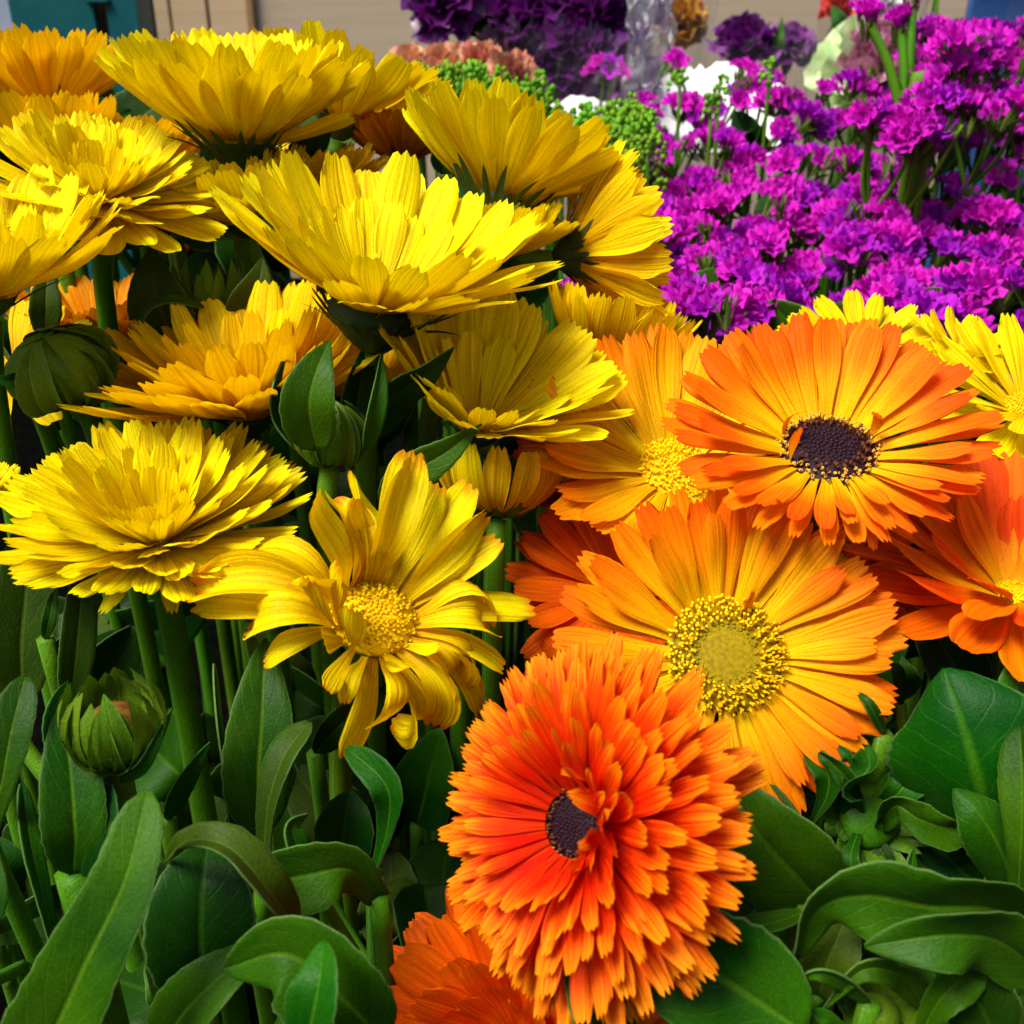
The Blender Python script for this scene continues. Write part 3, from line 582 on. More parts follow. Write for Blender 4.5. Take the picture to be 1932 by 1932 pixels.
bud('spiky green bud between two pointed leaves under the big yellow flowers', 398, 565, .37, 62, (0, .95, .3), BUDG, 9, 5, wr=.36, bend=62, e0=30,
    leaves=[([(330, 640, .365), (305, 590, .358), (290, 530, .357), (288, 462, .362)], 125, dict(shape='point', fold=.25, roll=-10, mat=LEAFO)),
            ([(440, 610, .365), (470, 570, .362), (488, 530, .362), (495, 486, .366)], 80, dict(shape='point', fold=.2, roll=12, mat=LEAFO)),
            ([(385, 580, .358), (330, 566, .352), (285, 580, .350), (258, 625, .352)], 26, dict(shape='point', roll=50, mat=LEAFO))])
bud('open green bud ringed by curly wavy leaves', 1655, 1535, .268, 78, (.15, .35, .92), BUDG, 12, 6, wr=.44, bend=46, e0=8, sl=.72, ch=.45, core=BUDG,
    leaves=[([(1655, 1560, .270), (1690, 1520, .264), (1735, 1545, .262), (1800, 1560, .266), (1810, 1500, .272)], 66, dict(wave=.9, fold=.5, roll=25)),
            ([(1628, 1540, .272), (1600, 1490, .264), (1640, 1450, .262), (1632, 1395, .268)], 58, dict(wave=1.0, fold=.6, roll=-35, tw=70)),
            ([(1625, 1510, .268), (1600, 1470, .262), (1565, 1435, .262), (1545, 1420, .264)], 40, dict(wave=.5, fold=.5, roll=-20)),
            ([(1618, 1575, .268), (1606, 1615, .262), (1612, 1655, .262), (1632, 1695, .266)], 48, dict(shape='spoon', roll=14, fold=.3)),
            ([(1670, 1520, .272), (1700, 1490, .268), (1715, 1470, .270), (1722, 1450, .275)], 95, dict(wave=.4, fold=.3, shape='spoon')),
            ([(1655, 1590, .270), (1672, 1625, .268), (1688, 1660, .270)], 40, dict(shape='point', mat=LEAFD))])
bud('half open green bud among rolled leaves near the table front', 1655, 1915, .235, 52, (.0, .75, .66), BUDG, 11, 7, wr=.44, bend=64, e0=10, core=BUDG,
    leaves=[([(1745, 1900, .232), (1700, 1840, .226), (1625, 1830, .224), (1552, 1905, .228)], 66, dict(shape='point', fold=.4, roll=-30)),
            ([(1730, 1960, .228), (1770, 1890, .222), (1810, 1850, .222), (1828, 1825, .226)], 90, dict(fold=.4, wave=.4, roll=10, shape='spoon')),
            ([(1600, 1960, .230), (1560, 1925, .226), (1520, 1925, .226), (1490, 1950, .228)], 40, dict(fold=.3, wave=.4))])

# ================================================================== LEAVES
leafy('broad upright green leaf with pale midrib on a thick stem', [([(138, 1648, .255), (140, 1560, .250), (130, 1440, .252), (112, 1338, .258)], 124, dict(shape='oval', fold=.22)),
      ([(112, 1440, .272), (106, 1370, .27), (114, 1320, .272), (127, 1285, .276)], 62, dict(shape='point', roll=20)), ([(158, 1720, .258), (190, 1620, .252), (210, 1530, .252), (203, 1455, .258)], 66, dict(shape='point', roll=-40, mat=LEAFD))], sr=.0045)
leafy('leaf with a long smooth edge at the left border', [([(-25, 1590, .255), (0, 1490, .25), (22, 1380, .25), (48, 1278, .255)], 84, dict(roll=-15, shape='spoon')), ([(-20, 1760, .25), (-5, 1690, .25), (-2, 1620, .252)], 40, dict())])
leafy('narrow dark leaf curving beside the broad upright leaf', [([(118, 1860, .262), (92, 1740, .256), (58, 1600, .254), (40, 1480, .26)], 46, dict(shape='spoon', roll=35))])
leafy('long sword shaped leaf with a blunt tip, fuzzy edged', [([(70, 2010, .222), (150, 1840, .212), (235, 1660, .212), (278, 1494, .218)], 205, dict(shape='blade', roll=-16, fold=.22))], sr=.005)
leafy('oval green leaf upright below the ragged flower', [([(488, 1575, .285), (486, 1470, .278), (494, 1340, .278), (500, 1205, .286)], 138, dict(shape='oval', fold=.18)),
      ([(500, 1650, .276), (505, 1530, .270), (535, 1430, .270), (584, 1363, .276)], 78, dict(roll=-45, shape='spoon', mat=LEAFO))], sr=.0042)
leafy('thin upright leaf edge beside the thick straight stem', [([(440, 1580, .285), (428, 1470, .28), (412, 1360, .28), (403, 1252, .285)], 36, dict(roll=55, shape='blade'))])
leafy('short leaf leaning on the thick straight stem', [([(315, 1545, .285), (340, 1490, .278), (370, 1440, .276), (396, 1400, .28)], 44, dict(shape='point', roll=30))])
leafy('large rounded dark leaf with its margin rolled over', [([(385, 1900, .245), (378, 1780, .238), (382, 1670, .238), (392, 1585, .246)], 205, dict(mat=LEAFD, fold=.12)),
      ([(560, 1750, .238), (505, 1680, .228), (430, 1600, .226), (352, 1588, .23), (310, 1630, .24)], 92, dict(roll=40, fold=.5, shape='point', mat=LEAFO))])
leafy('leaf twisted into a sharp upright fold', [([(715, 1690, .262), (660, 1640, .252), (580, 1650, .248), (494, 1668, .252)], 140, dict(fold=.35, roll=-20, shape='spoon')), ([(580, 1640, .254), (560, 1600, .250), (550, 1560, .250), (580, 1535, .254)], 62, dict(fold=.3, shape='point', roll=40))])
leafy('broad leaf with a thin pale upper margin near the front', [([(720, 1960, .228), (640, 1880, .220), (540, 1800, .218), (424, 1828, .222)], 200, dict(fold=.22, roll=-22)), ([(570, 2010, .212), (590, 1920, .206), (604, 1850, .206), (612, 1775, .212)], 125, dict(roll=-35, shape='oval'))])
leafy('bluish green leaf lying low beside the sword shaped leaf', [([(300, 1990, .24), (340, 1920, .232), (410, 1850, .23), (495, 1780, .236)], 130, dict(roll=-25, mat=LEAF))])
leafy('small leaf bent in the middle beside the diagonal stem', [([(708, 1650, .275), (732, 1560, .268), (728, 1480, .264), (655, 1412, .27)], 66, dict(roll=-25, tw=70, fold=.4, shape='spoon')), ([(640, 1650, .30), (650, 1560, .294), (660, 1490, .296)], 120, dict(mat=LEAFD))])
leafy('leaf slanting behind the ragged flower', [([(595, 1420, .30), (640, 1370, .295), (690, 1330, .295), (745, 1290, .30)], 74, dict(roll=20, mat=LEAFD))])
leafy('tall dim leaf beside the left border stems', [([(130, 1345, .30), (142, 1240, .296), (152, 1130, .296), (160, 1040, .30)], 72, dict(mat=LEAFO, roll=15)), ([(40, 1330, .32), (40, 1210, .316), (50, 1090, .316), (45, 970, .32)], 130, dict(mat=LEAFO))], sr=.004)
leafy('small bright sliver of leaf by the dim tall leaves', [([(85, 1205, .30), (93, 1165, .297), (100, 1130, .298), (108, 1110, .30)], 28, dict(shape='point'))])
# right hand side
leafy('large tent folded leaf under the edge orange flower', [([(1885, 1640, .268), (1852, 1500, .252), (1818, 1370, .250), (1784, 1262, .256)], 300, dict(fold=-.42, roll=-10, shape='oval'))], sr=.0036)
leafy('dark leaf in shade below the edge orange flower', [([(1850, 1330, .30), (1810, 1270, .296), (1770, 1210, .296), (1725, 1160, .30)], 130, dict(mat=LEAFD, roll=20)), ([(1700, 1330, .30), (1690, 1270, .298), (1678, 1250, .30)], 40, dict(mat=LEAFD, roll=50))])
leafy('upright leaf at the right border beside the tent folded leaf', [([(1925, 1400, .27), (1918, 1330, .266), (1922, 1280, .266), (1934, 1230, .27)], 80, dict(shape='oval'))])
leafy('pale tipped leaf cut by the right border', [([(1920, 1710, .246), (1928, 1590, .240), (1930, 1480, .240), (1926, 1372, .244)], 90, dict(roll=-30, shape='spoon'))])
leafy('folded small leaf with a pale crease', [([(1912, 1690, .256), (1890, 1610, .250), (1850, 1540, .248), (1799, 1488, .252)], 96, dict(fold=-.5, roll=15, shape='oval'))])
leafy('smooth oval leaf right of the fiery double flower', [([(1565, 1722, .262), (1500, 1650, .252), (1430, 1570, .250), (1362, 1462, .258)], 200, dict(fold=.15, roll=-12))])
leafy('thin grassy stalk beside the smooth oval leaf', [([(1572, 1690, .262), (1530, 1590, .26), (1490, 1520, .262), (1438, 1462, .268)], 20, dict(shape='blade', roll=30))])
leafy('glossy broad leaf with strong pale midrib in the front', [([(1520, 1950, .222), (1400, 1870, .222), (1290, 1800, .222), (1190, 1700, .232)], 262, dict(fold=.14, roll=-10, shape='oval'))], sr=.0042)
leafy('dark leaf under the fiery double flower', [([(1180, 1990, .232), (1140, 1920, .226), (1110, 1850, .226), (1080, 1780, .232)], 140, dict(mat=LEAF, roll=20)), ([(1250, 1700, .262), (1290, 1640, .26), (1330, 1600, .262)], 70, dict(mat=LEAFD))])
leafy('thin bluish leaf edge above the glossy broad leaf', [([(1520, 1722, .246), (1450, 1745, .240), (1380, 1748, .240), (1305, 1718, .244)], 52, dict(roll=40, shape='point'))])
leafy('long leaf rolled over in a wave with a bruised crest', [([(1990, 1770, .236), (1880, 1718, .226), (1760, 1712, .222), (1640, 1690, .220), (1545, 1715, .222), (1495, 1810, .228)], 185, dict(roll=-34, fold=.4, wave=.35, shape='oval', tw=-30)), ([(1545, 1880, .236), (1560, 1820, .232), (1580, 1770, .232), (1600, 1720, .236)], 120, dict(mat=LEAFO, fold=.3))])
leafy('wavy leaf streaming to the right border', [([(1985, 1860, .226), (1895, 1780, .216), (1790, 1765, .212), (1632, 1785, .216)], 150, dict(roll=-26, fold=.3, wave=.35, shape='oval')), ([(1880, 1960, .226), (1840, 1880, .224), (1790, 1830, .226)], 150, dict(mat=LEAFD))])
leafy('small leaf lip curled toward the rolled leaf', [([(1640, 1890, .23), (1590, 1850, .224), (1540, 1835, .222), (1492, 1858, .226)], 44, dict(roll=-45, fold=.4, shape='point')), ([(1545, 1985, .228), (1525, 1930, .224), (1505, 1880, .224)], 40, dict(mat=LEAFD))])
leafy('slim greyish leaf blade near the large open orange flower', [([(1668, 1385, .27), (1648, 1345, .266), (1632, 1320, .266), (1612, 1305, .27)], 26, dict(shape='point', roll=20))])
leafy('twisted leaf under the large open orange flower', [([(1530, 1560, .272), (1558, 1510, .266), (1562, 1460, .264), (1520, 1420, .268)], 56, dict(roll=-20, tw=90, fold=.4, shape='spoon')), ([(1590, 1450, .268), (1600, 1430, .264), (1578, 1405, .266)], 26, dict())])
leafy('dim broad leaf behind the curly bud', [([(1905, 1760, .272), (1850, 1680, .27), (1790, 1620, .272), (1735, 1560, .276)], 150, dict(mat=LEAFD)), ([(1720, 1720, .262), (1716, 1660, .26), (1722, 1600, .264)], 40, dict(mat=LEAF, roll=45))])
# upper bank
leafy('drooping dim leaf under the crowded double yellow flower', [([(330, 425, .385), (270, 440, .375), (215, 455, .372), (160, 470, .376)], 60, dict(mat=LEAFO, roll=25)), ([(345, 415, .39), (380, 440, .384), (410, 450, .386)], 70, dict(mat=LEAFO))])
leafy('dim stem leaf below the leaning edge flower', [([(85, 640, .375), (86, 570, .37), (90, 510, .372)], 62, dict(mat=LEAFO))])
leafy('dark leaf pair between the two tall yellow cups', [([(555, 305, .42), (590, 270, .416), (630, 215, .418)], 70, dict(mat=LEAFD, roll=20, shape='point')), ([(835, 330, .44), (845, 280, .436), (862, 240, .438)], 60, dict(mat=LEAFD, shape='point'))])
leafy('narrow dark leaf blade beside the burnt gold flower', [([(1080, 665, .372), (1086, 620, .366), (1088, 560, .37)], 26, dict(mat=LEAFD, shape='point'))])
# deeper foliage that fills the gaps between the stems, added to keep light out
rf = random.Random(77)
k = 0
for (u0, u1, v0, v1, n) in ((-60, 900, 1130, 1950, 15), (1250, 2000, 1250, 1950, 12), (600, 1300, 1300, 1950, 10), (-40, 1250, 420, 1100, 17), (1250, 1980, 560, 1250, 8), (-60, 960, 300, 470, 14), (-60, 420, 215, 330, 7), (1240, 1960, 262, 520, 16)):
    for i in range(n):
        u = rf.uniform(u0, u1); v = rf.uniform(v0, v1); d = .30 + .19 * (1950 - v) / 1500 + rf.uniform(.015, .05)
        if v0 == 420: d = .45 + rf.uniform(-.02, .04)
        if v0 in (300, 215): d = .53 + rf.uniform(-.02, .03)
        if v0 == 262: d = .455 + (590 - v) / 425 * .345 + .075
        L = []
        for j in range(rf.randint(2, 3)):
            a = rf.uniform(-1.3, 1.3); ln = rf.uniform(130, 210) * (.5 if v0 == 262 else 1); uu, vv = u + rf.uniform(-60, 60), v + rf.uniform(-50, 60)
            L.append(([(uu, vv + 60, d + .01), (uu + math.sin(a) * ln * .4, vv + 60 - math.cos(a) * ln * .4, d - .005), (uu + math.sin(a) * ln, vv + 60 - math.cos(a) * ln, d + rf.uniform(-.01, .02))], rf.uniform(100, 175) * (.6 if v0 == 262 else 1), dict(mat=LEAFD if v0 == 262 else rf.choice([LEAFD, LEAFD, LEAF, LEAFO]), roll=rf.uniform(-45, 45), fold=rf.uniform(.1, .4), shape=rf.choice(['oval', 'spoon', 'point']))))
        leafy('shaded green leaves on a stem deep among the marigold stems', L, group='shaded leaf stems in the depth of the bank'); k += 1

# ================================================================== STATICE
_fl = []
def statice_floret(mat, k):
    rnd = random.Random(k + 50); n = 26; vs = []; fs = []
    ph = rnd.random() * 6; lob = 5
    rings = [(.10, -1.0), (.28, -.45), (.55, -.08), (.82, .10), (1.0, .16)]
    for i, (r, z) in enumerate(rings):
        for j in range(n):
            a = 2 * math.pi * j / n
            f = i / (len(rings) - 1)
            rr = r * (1 + .16 * f * math.cos(lob * a + ph) + .05 * f * rnd.uniform(-1, 1)); zz = z + f * f * (.26 * math.sin(lob * 2 * a + ph) + .10 * math.sin(3 * a + k) + .06 * rnd.uniform(-1, 1))
            vs.append((rr * math.cos(a), rr * math.sin(a), zz))
    for i in range(len(rings) - 1):
        for j in range(n): fs.append((i*n+j, i*n+(j+1) % n, (i+1)*n+(j+1) % n, (i+1)*n+j))
    # inner petals, a smaller crumpled cup
    b = len(vs)
    for i, (r, z) in enumerate([(.08, -.5), (.35, .02), (.55, .25)]):
        for j in range(n):
            a = 2 * math.pi * j / n; rr = r * (1 + .3 * (i / 2) * math.cos(3 * a + ph * 2)); vs.append((rr * math.cos(a), rr * math.sin(a), z + .14 * i * math.sin(4 * a + ph)))
    for i in range(2):
        for j in range(n): fs.append((b+i*n+j, b+i*n+(j+1) % n, b+(i+1)*n+(j+1) % n, b+(i+1)*n+j))
    return mesh('floret', vs, fs, mat)
SF = [statice_floret(STAT, k) for k in range(6)] + [statice_floret(STATP, k) for k in range(6, 8)]
def bract_mesh(k):
    rnd = random.Random(k); vs = []; fs = []; uvs = []
    for q in range(7):
        a = q * .9 + rnd.random(); b = len(vs); L = rnd.uniform(.8, 1.2); sp = rnd.uniform(.35, .7)
        for (t, hw) in ((0, .08), (.35, .28), (.7, .22), (1, .02)):
            for s in (-1, 0, 1):
                ang = a + s * hw; r = .12 + sp * t; vs.append((r * math.cos(ang) * 1.0, r * math.sin(ang), t * L - 1.2 + (-.05 if s == 0 else 0))); uvs.append((.3 + .2 * s, t))
        for i in range(3):
            for j in range(2): fs.append((b+i*3+j, b+i*3+j+1, b+(i+1)*3+j+1, b+(i+1)*3+j))
    return mesh('bract', vs, fs, BRACT, uvs)
BR = [bract_mesh(k) for k in range(4)]
def sprig(tops, rnd, label, group, scale=1.0, nfl=(4, 7), lean=None):
    """tops: cluster places in space. One stem forks to them"""
    c = sum(tops, Vector()) / len(tops); root = thing('statice_sprig', label, 'statice', Vector((c.x, c.y + .01, 0)), None, group); inv = root_matrix(root).inverted()
    fork = Vector((c.x, c.y + .01, c.z - .055))
    obj('stem', tube('stem', [inv @ fork, inv @ (fork * .5 + Vector((c.x, c.y + .01, 0)) * .5), Vector((0, 0, .003))], [.0016, .002], STEM, seg=6), root)
    for tp in tops:
        ax = Vector((rnd.uniform(-.5, .5), rnd.uniform(-.75, .15), 1)).normalized() if lean is None else lean
        q = frame(ax) @ Quaternion((0, 0, 1), rnd.random() * 6.28)
        st = tube('branch', [inv @ fork, inv @ (fork.lerp(tp, .5) + Vector((rnd.uniform(-.004, .004), 0, -.006))), inv @ (tp - ax * .006)], [.0014, .0011], STEM, seg=6)
        br = obj('branch', st, root)
        n = rnd.randint(*nfl); rr = .0070 * scale
        spread = rnd.uniform(.9, 1.5)
        for i in range(n):
            f = (i - (n - 1) / 2); row = (i % 2 - .5) * rr * 1.0
            ang = f * .26 * spread * .8
            off = q @ Vector((math.sin(ang) * .022 * scale + rnd.uniform(-.001, .001), row + rnd.uniform(-.001, .001), (math.cos(ang) - 1) * .022 * scale + rnd.uniform(-.0015, .0015)))
            dirn = q @ Vector((math.sin(ang * 1.3), row / rr * .7 + rnd.uniform(-.2, .2), math.cos(ang)))
            rot = (frame(dirn) @ Quaternion((0, 0, 1), rnd.random() * 6.28)).to_euler(); s = rr * rnd.uniform(.8, 1.15)
            obj('floret', rnd.choice(SF), br, inv @ (tp + off), rot, (s, s, s * rnd.uniform(.95, 1.3)))
            if i % 2 == 0: obj('bract', rnd.choice(BR), br, inv @ (tp + off - dirn.normalized() * rr * .75), rot, (s * 1.45, s * 1.45, s * 1.7))
        if rnd.random() < .32:                                 # a bare shoot of green bracts, florets gone or not yet open
            p2 = tp + Vector((rnd.uniform(-.016, .016), rnd.uniform(-.016, -.004), rnd.uniform(-.006, .006))); sh = obj('shoot', tube('shoot', [inv @ fork, inv @ (fork.lerp(p2, .6) + Vector((0, 0, -.004))), inv @ p2], [.0013, .001], STEM, seg=6), root)
            for k in range(2):
                s = rnd.uniform(.006, .009); obj('bract', rnd.choice(BR), sh, inv @ (p2 + Vector((rnd.uniform(-.003, .003), 0, .004))), (rnd.uniform(-.5, .5), rnd.uniform(-.5, .5), rnd.random() * 6), (s, s, s * 1.4))
    return root
rs = random.Random(5)
pts = []
row = 0
d = .455
while d < .845:
    v = 590 - (d - .455) / .345 * 448                  # the bed's surface rises away from us
    step = .0225 + .006 * (d - .455) / .345
    u0 = 1160 - 20 * (d - .455) / .345 + (row % 2) * 20
    p0 = P(u0, v, d); p1 = P(2010, v, d); n = int((p1.x - p0.x) / step)
    for i in range(n + 1):
        x = p0.x + i * step + rs.uniform(-.006, .006); u = 966 + x / d * F
        up = 0.0
        if u > 1740: up = .030 * min(1, (u - 1740) / 60) * min(1, max(0, (d - .55) / .15))
        if 1250 < u < 1620 and d > .66: up -= .002 * (d - .66) / .14
        pts.append(Vector((x, p0.y + rs.uniform(-.006, .006), p0.z + up + rs.uniform(-.026, .010))))
    d += .0215 + .010 * (d - .455) / .345; row += 1
for i in range(34):
    dd = rs.uniform(.56, .76); u = rs.uniform(1745, 1990); pts.append(P(u, rs.uniform(40, 215), dd))
for i in range(8): pts.append(P(rs.uniform(1640, 1770), rs.uniform(200, 260), rs.uniform(.56, .60)))
rs.shuffle(pts)
while pts:
    a = pts.pop(); pts.sort(key=lambda p: (p - a).length); grp = [a] + [p for p in pts[:2] if (p - a).length < .05]
    for g in grp[1:]: pts.remove(g)
    rs.shuffle(pts)
    sprig(grp, rs, 'magenta statice sprig with frilly papery florets in the dense statice bunch', 'statice sprigs of the bunch', nfl=(4, 7))
# the tall bare forked sprig in front of the pale green rosette
ts = thing('statice_sprig', 'tall thick forked statice stem with two small tight flower heads', 'statice', Vector((P(1722, 190, .60).x, P(1722, 190, .60).y, 0))); inv = root_matrix(ts).inverted()
fk = P(1712, 200, .60)
obj('stem', tube('stem', [inv @ fk, inv @ P(1722, 260, .605), Vector((0, 0, .003))], [.0034, .003], STEM), ts)
for (u, v) in ((1640, 42), (1700, 55), (1722, 8)):
    tp = P(u, v, .597); br = obj('branch', tube('branch', [inv @ (fk + Vector((0, 0, -.01))), inv @ fk.lerp(tp, .5) , inv @ tp], [.0030, .0024], STEM), ts)
    obj('bract', BR[0], br, inv @ (tp + UP * .004), None, (.009, .009, .012)); obj('bract', BR[1], br, inv @ (tp + UP * .004), (0, 0, 2), (.008, .008, .011))
    for i in range(4): obj('floret', SF[i], br, inv @ (tp + UP * .008 + Vector((rs.uniform(-.004, .004), rs.uniform(-.004, .004), rs.uniform(-.001, .002)))), (rs.uniform(-.4, .4), rs.uniform(-.4, .4), i), (.0062, .0062, .008))

# ================================================================== GREEN BEAD FILLER
def beads(rnd, n, w, h):
    vs = []; fs = []; b0 = [(0, 0, 1)] + [(math.cos(a) * .85, math.sin(a) * .85, .45) for a in [k * 1.0472 for k in range(6)]] + [(math.cos(a) * .85, math.sin(a) * .85, -.45) for a in [k * 1.0472 + .5 for k in range(6)]] + [(0, 0, -1)]
    ff = [(0, 1 + k, 1 + (k + 1) % 6) for k in range(6)] + [(1 + k, 7 + k, 1 + (k + 1) % 6) for k in range(6)] + [(7 + k, 7 + (k + 1) % 6, 1 + (k + 1) % 6) for k in range(6)] + [(13, 7 + (k + 1) % 6, 7 + k) for k in range(6)]
    for i in range(n):
        a = rnd.random() * 6.28; q = math.sqrt(rnd.random()); z = -rnd.random() ** 1.5 * h; c = (q * w * math.cos(a) * (1 - .2 * z / h), q * w * math.sin(a), z - q * q * w * .5); s = rnd.uniform(.0013, .0020); b = len(vs)
        vs += [(c[0] + x * s, c[1] + y * s, c[2] + zz * s) for x, y, zz in b0]; fs += [tuple(b + k for k in f) for f in ff]
    return mesh('buds', vs, fs, GBUD)
rg = random.Random(9)
BM = [beads(rg, 80, .012, .024) for _ in range(5)]; BS = [beads(rg, 20, .0055, .016) for _ in range(3)]
spots = [(760, 118, .68), (790, 140, .66), (815, 118, .70), (840, 132, .67), (870, 140, .66), (900, 128, .69), (925, 150, .66), (950, 128, .68), (975, 158, .66), (1000, 160, .67), (1010, 190, .66), (860, 165, .64), (780, 165, .64), (830, 170, .63), (920, 180, .63),
         (1050, 190, .66), (1075, 215, .64), (1100, 195, .67), (1130, 212, .65), (1160, 190, .68), (1185, 178, .69), (1200, 200, .66), (1110, 240, .63), (1150, 240, .63), (1190, 235, .64), (1215, 215, .66), (1060, 245, .62), (1010, 225, .63), (1225, 245, .62), (1285, 128, .72), (1345, 165, .70), (1360, 140, .73), (1455, 108, .72)]
spots += [(rg.uniform(750, 1015), rg.uniform(105, 165), rg.uniform(.63, .70)) for _ in range(10)] + [(rg.uniform(1030, 1235), rg.uniform(185, 240), rg.uniform(.62, .68)) for _ in range(10)]
for (u, v, d) in spots:
    tp = P(u, v, d); r = thing('bead_flower_sprig', 'green beaded filler sprig between the marigolds and purple bouquet', 'filler sprig', Vector((tp.x, tp.y, 0)), None, 'green beaded filler sprigs')
    sc = 1.0
    obj('buds', rg.choice(BS if u > 1280 else BM), r, (0, 0, tp.z), (rg.uniform(-.2, .2), rg.uniform(-.2, .2), rg.random() * 6), (sc, sc, sc * rg.uniform(1, 1.5)), kind='stuff')
    obj('stem', tube('stem', [(0, 0, tp.z - .004), (.003, 0, tp.z * .5), (0, 0, .003)], [.0012, .0016], STEM, seg=6), r)

# ================================================================== CARNATIONS AND OTHER BACKGROUND FLOWERS
def frill(mat, k):
    rnd = random.Random(k + 900); nu, nv = 9, 6; vs = []; fs = []; ph = rnd.random() * 6
    for i in range(nv):
        t = i / (nv - 1)
        for j in range(nu):
            s = (j / (nu - 1) - .5) * 2; hw = .10 + .50 * t ** .8
            x = t * (1 - .12 * s * s * t) + (.05 * rnd.uniform(-1, 1) + .05 * (j % 2)) * (t > .95); z = .16 * t * t * math.sin(s * 5 + ph) + .10 * t * math.sin(3 * t + s * 2 + k) + .04 * rnd.uniform(-1, 1) * t
            vs.append((x, s * hw, z))
    for i in range(nv - 1):
        for j in range(nu - 1): fs.append((i*nu+j, i*nu+j+1, (i+1)*nu+j+1, (i+1)*nu+j))
    return mesh('petal', vs, fs, mat)
_fr = {}
def carnation(label, p, R, axis, mats, seed, n=(9, 9, 8, 5), name='carnation', cat='carnation', group=None, calyx=True, elev=(4, 28, 52, 76)):
    rnd = random.Random(seed); ax = axis.normalized(); root = thing(name, label, cat, p, frame(ax), group)
    for li, m in enumerate(n):
        mat = mats[min(li, len(mats) - 1)]
        if mat.name not in _fr: _fr[mat.name] = [frill(mat, k) for k in range(5)]
        for i in range(m):
            az = (i + rnd.uniform(-.25, .25)) * 6.283 / m + li; L = R * (1 - .10 * li) * rnd.uniform(.9, 1.1)
            obj('petal', rnd.choice(_fr[mat.name]), root, (0, 0, R * .05 * li), (R_(rnd.uniform(-35, 35)), -R_(elev[li] + rnd.uniform(-12, 12)), az), (L, L, L))
    obj('calyx', lathe('calyx', [(R * .10, -R * .9), (R * .19, -R * .6), (R * .22, -R * .2), (R * .28, R * .02)], BRACT, 12), root)
    drop_stem(root, p - ax * R * .85, ax, .0022, along=.03)
    return root
UPW = Vector((0, -.25, 1))
GP = 'dark purple carnations of the wrapped bouquet'
for i, (u, v, d, R, ax) in enumerate([(930, 20, .93, .040, (-.3, -.4, 1)), (985, 45, .90, .040, (-.1, -.7, 1)), (1050, 25, .90, .042, (0, -.7, 1)), (1115, 45, .89, .042, (.1, -.8, 1)), (1165, 20, .92, .040, (.3, -.6, 1)), (1010, 85, .90, .036, (-.1, -1.2, .8)),
      (1085, 95, .89, .036, (.1, -1.2, .8)), (1150, 85, .90, .036, (.3, -1.2, .8)), (960, -20, .96, .040, (-.2, -.4, 1)), (1040, -25, .95, .040, (0, -.4, 1)), (1120, -20, .95, .040, (0, -.4, 1)), (1180, -25, .97, .040, (.2, -.4, 1))]):
    carnation('dark purple carnation in the cellophane wrapped bouquet', P(u, v, d), R, Vector(ax), [CARN], 300 + i, group=GP)
carnation('lone dark purple carnation hanging out beside the wrapped bouquet', P(838, 12, .86), .030, Vector((-.3, -.7, .6)), [CARN], 320)
for i, (u, v) in enumerate([(1050, 150), (1110, 160), (1165, 150)]):
    carnation('faded lilac carnation low in the cellophane wrap', P(u, v, .90), .034, Vector((0, -1, .5)), [CARL, CARL, CARN], 330 + i, group='faded lilac carnations low in the wrap')
carnation('pink carnation behind the green beads', P(775, 132, .86), .020, Vector((-.1, -.6, 1)), [PINK, PEACH], 340)
carnation('peach carnation with coral edges behind the green beads', P(845, 138, .84), .022, Vector((0, -.8, .8)), [PEACH, CORAL, PEACH], 341)
carnation('coral red carnation nearest the purple bouquet', P(905, 134, .84), .023, Vector((.1, -.8, .8)), [CORAL, PEACH, CORAL], 342)
carnation('peach carnation low beside the green beads', P(965, 145, .82), .020, Vector((.1, -.8, .8)), [PEACH, CORAL], 343)
carnation('rust and yellow flower in a clear sleeve before the boards', P(1285, 42, 1.25), .032, Vector((.1, -.9, .5)), [BROWNY], 344, name='rust_flower', cat='flower')
carnation('violet carnation seen through a clear sleeve', P(1405, 95, 1.10), .036, Vector((0, -.5, 1)), [CARL, CARN], 345)
carnation('second violet carnation deeper in the clear sleeve', P(1490, 95, 1.15), .030, Vector((0, -.5, 1)), [CARN, CARL], 346)
carnation('pale green frilled rosette with maroon and white heart behind the statice', P(1650, 150, .90), .052, Vector((0, -.95, .75)), [PALEG, PALEG, MAROON, MAROON], 347, name='frilled_rosette', cat='flower', n=(12, 9, 9, 7), elev=(0, 14, 40, 66))
carnation('white carnation behind the tall forked statice stem', P(1640, 20, 1.10), .034, Vector((0, -.8, .8)), [WHITEP], 348)
carnation('small red carnation beside the white one', P(1585, 18, 1.10), .020, Vector((0, -.8, .8)), [REDP], 349)
leafy('single green leaf beside the lone dark purple carnation', [([(905, 70, .90), (900, 40, .885), (890, 18, .885), (882, -5, .89)], 44, dict(shape='point'))])
leafy('pointed green leaf rising from the clear sleeve', [([(1462, 110, 1.1), (1468, 85, 1.09), (1472, 60, 1.09), (1476, 32, 1.1)], 26, dict(shape='point'))])
leafy('green leaf behind the red carnation at the back', [([(1590, 60, 1.08), (1585, 45, 1.07), (1578, 28, 1.07), (1570, 10, 1.08)], 34, dict(shape='point'))])
leafy('thick green stalk rising past the frilled rosette', [([(1752, 150, .80), (1757, 90, .795), (1762, 30, .795), (1768, -20, .80)], 26, dict(shape='blade', roll=20))])
leafy('yellow green shoots below the frilled rosette', [([(1745, 230, .68), (1748, 190, .675), (1752, 150, .675), (1756, 110, .68)], 40, dict(shape='oval', mat=BUDG)), ([(1770, 240, .68), (1772, 200, .675), (1775, 165, .68)], 30, dict(shape='oval', mat=BUDG))])

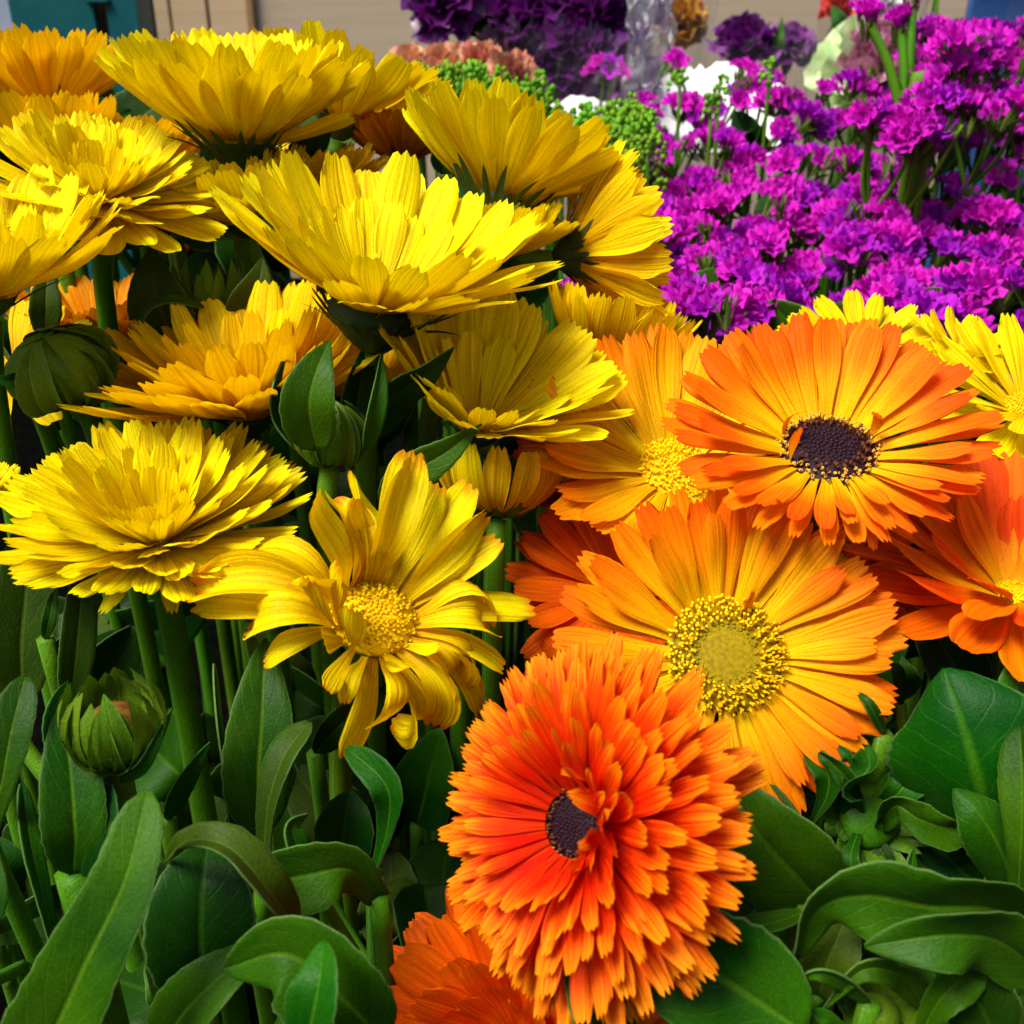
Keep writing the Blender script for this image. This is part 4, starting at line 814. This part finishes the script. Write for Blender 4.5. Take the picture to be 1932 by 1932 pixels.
# white wrapping paper: crumpled sheets folded into open cones
def sheet(name, u0, u1, v0, v1, d, mat, label, cat, seed, bulge=.03, amp=.006, nu=26, nv=14, top=.5, group=None, freq=30, solid=True, back=.10, ridge=1.0, edge=1.5, tall=None, taper=.3):
    a = P(u0, v1, d); b = P(u1, v1, d); c = P((u0 + u1) / 2, v0, d); W = b.x - a.x; cx = (a.x + b.x) / 2; zt = c.z; vs = []; fs = []; rnd = random.Random(seed)
    for i in range(nv):
        t = i / (nv - 1)
        for j in range(nu):
            s = (j / (nu - 1)) * 2 - 1; wd = W / 2 * (taper + (1 - taper) * t)
            nz = noise.noise_vector(Vector((s * W * freq, t * zt * freq, seed * 3.7)))
            cr = abs(noise.noise(Vector((s * W * freq * 1.3, t * zt * freq, seed + 5.0)))) * amp * 2 * ridge
            edg = (t == 1) * rnd.uniform(-1, 1) * amp * edge
            vs.append((s * wd + nz.x * amp, -bulge * (1 - s * s) + back * (1 - t) + nz.y * amp * 1.5 + cr, (zt - (tall or zt) * (1 - t)) + edg + nz.z * amp * t + top * .004 * math.sin(s * 4 + seed) * t))
    for i in range(nv - 1):
        for j in range(nu - 1): fs.append((i*nu+j, i*nu+j+1, (i+1)*nu+j+1, (i+1)*nu+j))
    o = obj(name, mesh(name, vs, fs, mat), None, (cx, a.y, .002)); tag(o, label, cat, group); return o
sheet('wrapping_paper', 1225, 1470, 134, 190, .93, PAPER, 'white wrapping paper edge showing behind the statice', 'paper', 1, edge=1.6, taper=.95, tall=.06, bulge=-.02, amp=.002, freq=14, back=-.07)
sheet('wrapping_paper', 985, 1240, 188, 240, .88, PAPER, 'white wrapping paper under the purple bouquet', 'paper', 2, edge=1.5, taper=.95, tall=.05, bulge=.01, amp=.002, freq=14, back=-.07)
sheet('cellophane_sleeve', 900, 1215, 40, 200, .83, CELLO, 'crinkled clear cellophane round the dark purple bouquet', 'wrapper', 3, bulge=.05, amp=.006, nu=60, nv=60, ridge=1.6)
sheet('cellophane_sleeve', 1180, 1268, -30, 170, .84, CELLOF, 'bright shiny column of folded cellophane beside the purple bouquet', 'wrapper', 4, bulge=.02, amp=.010, freq=60, nu=44, nv=90, ridge=2.0)
sheet('cellophane_sleeve', 1240, 1545, 72, 160, 1.0, CELLO, 'clear sleeve with a straight edge round violet carnations', 'wrapper', 5, bulge=.05, amp=.005)
sheet('cellophane_sleeve', 1240, 1350, -30, 90, 1.15, CELLO, 'clear sleeve round the rust and yellow flower', 'wrapper', 6, bulge=.04, amp=.008)
sheet('cellophane_sleeve', 1530, 1740, -20, 120, 1.02, CELLO, 'clear sleeve round the white and red carnations', 'wrapper', 7, bulge=.05, amp=.008)
sheet('cellophane_sleeve', 1885, 1960, -20, 120, .95, CELLO, 'shiny scrap of clear sleeve at the corner past the statice', 'wrapper', 8, bulge=.02, amp=.008)
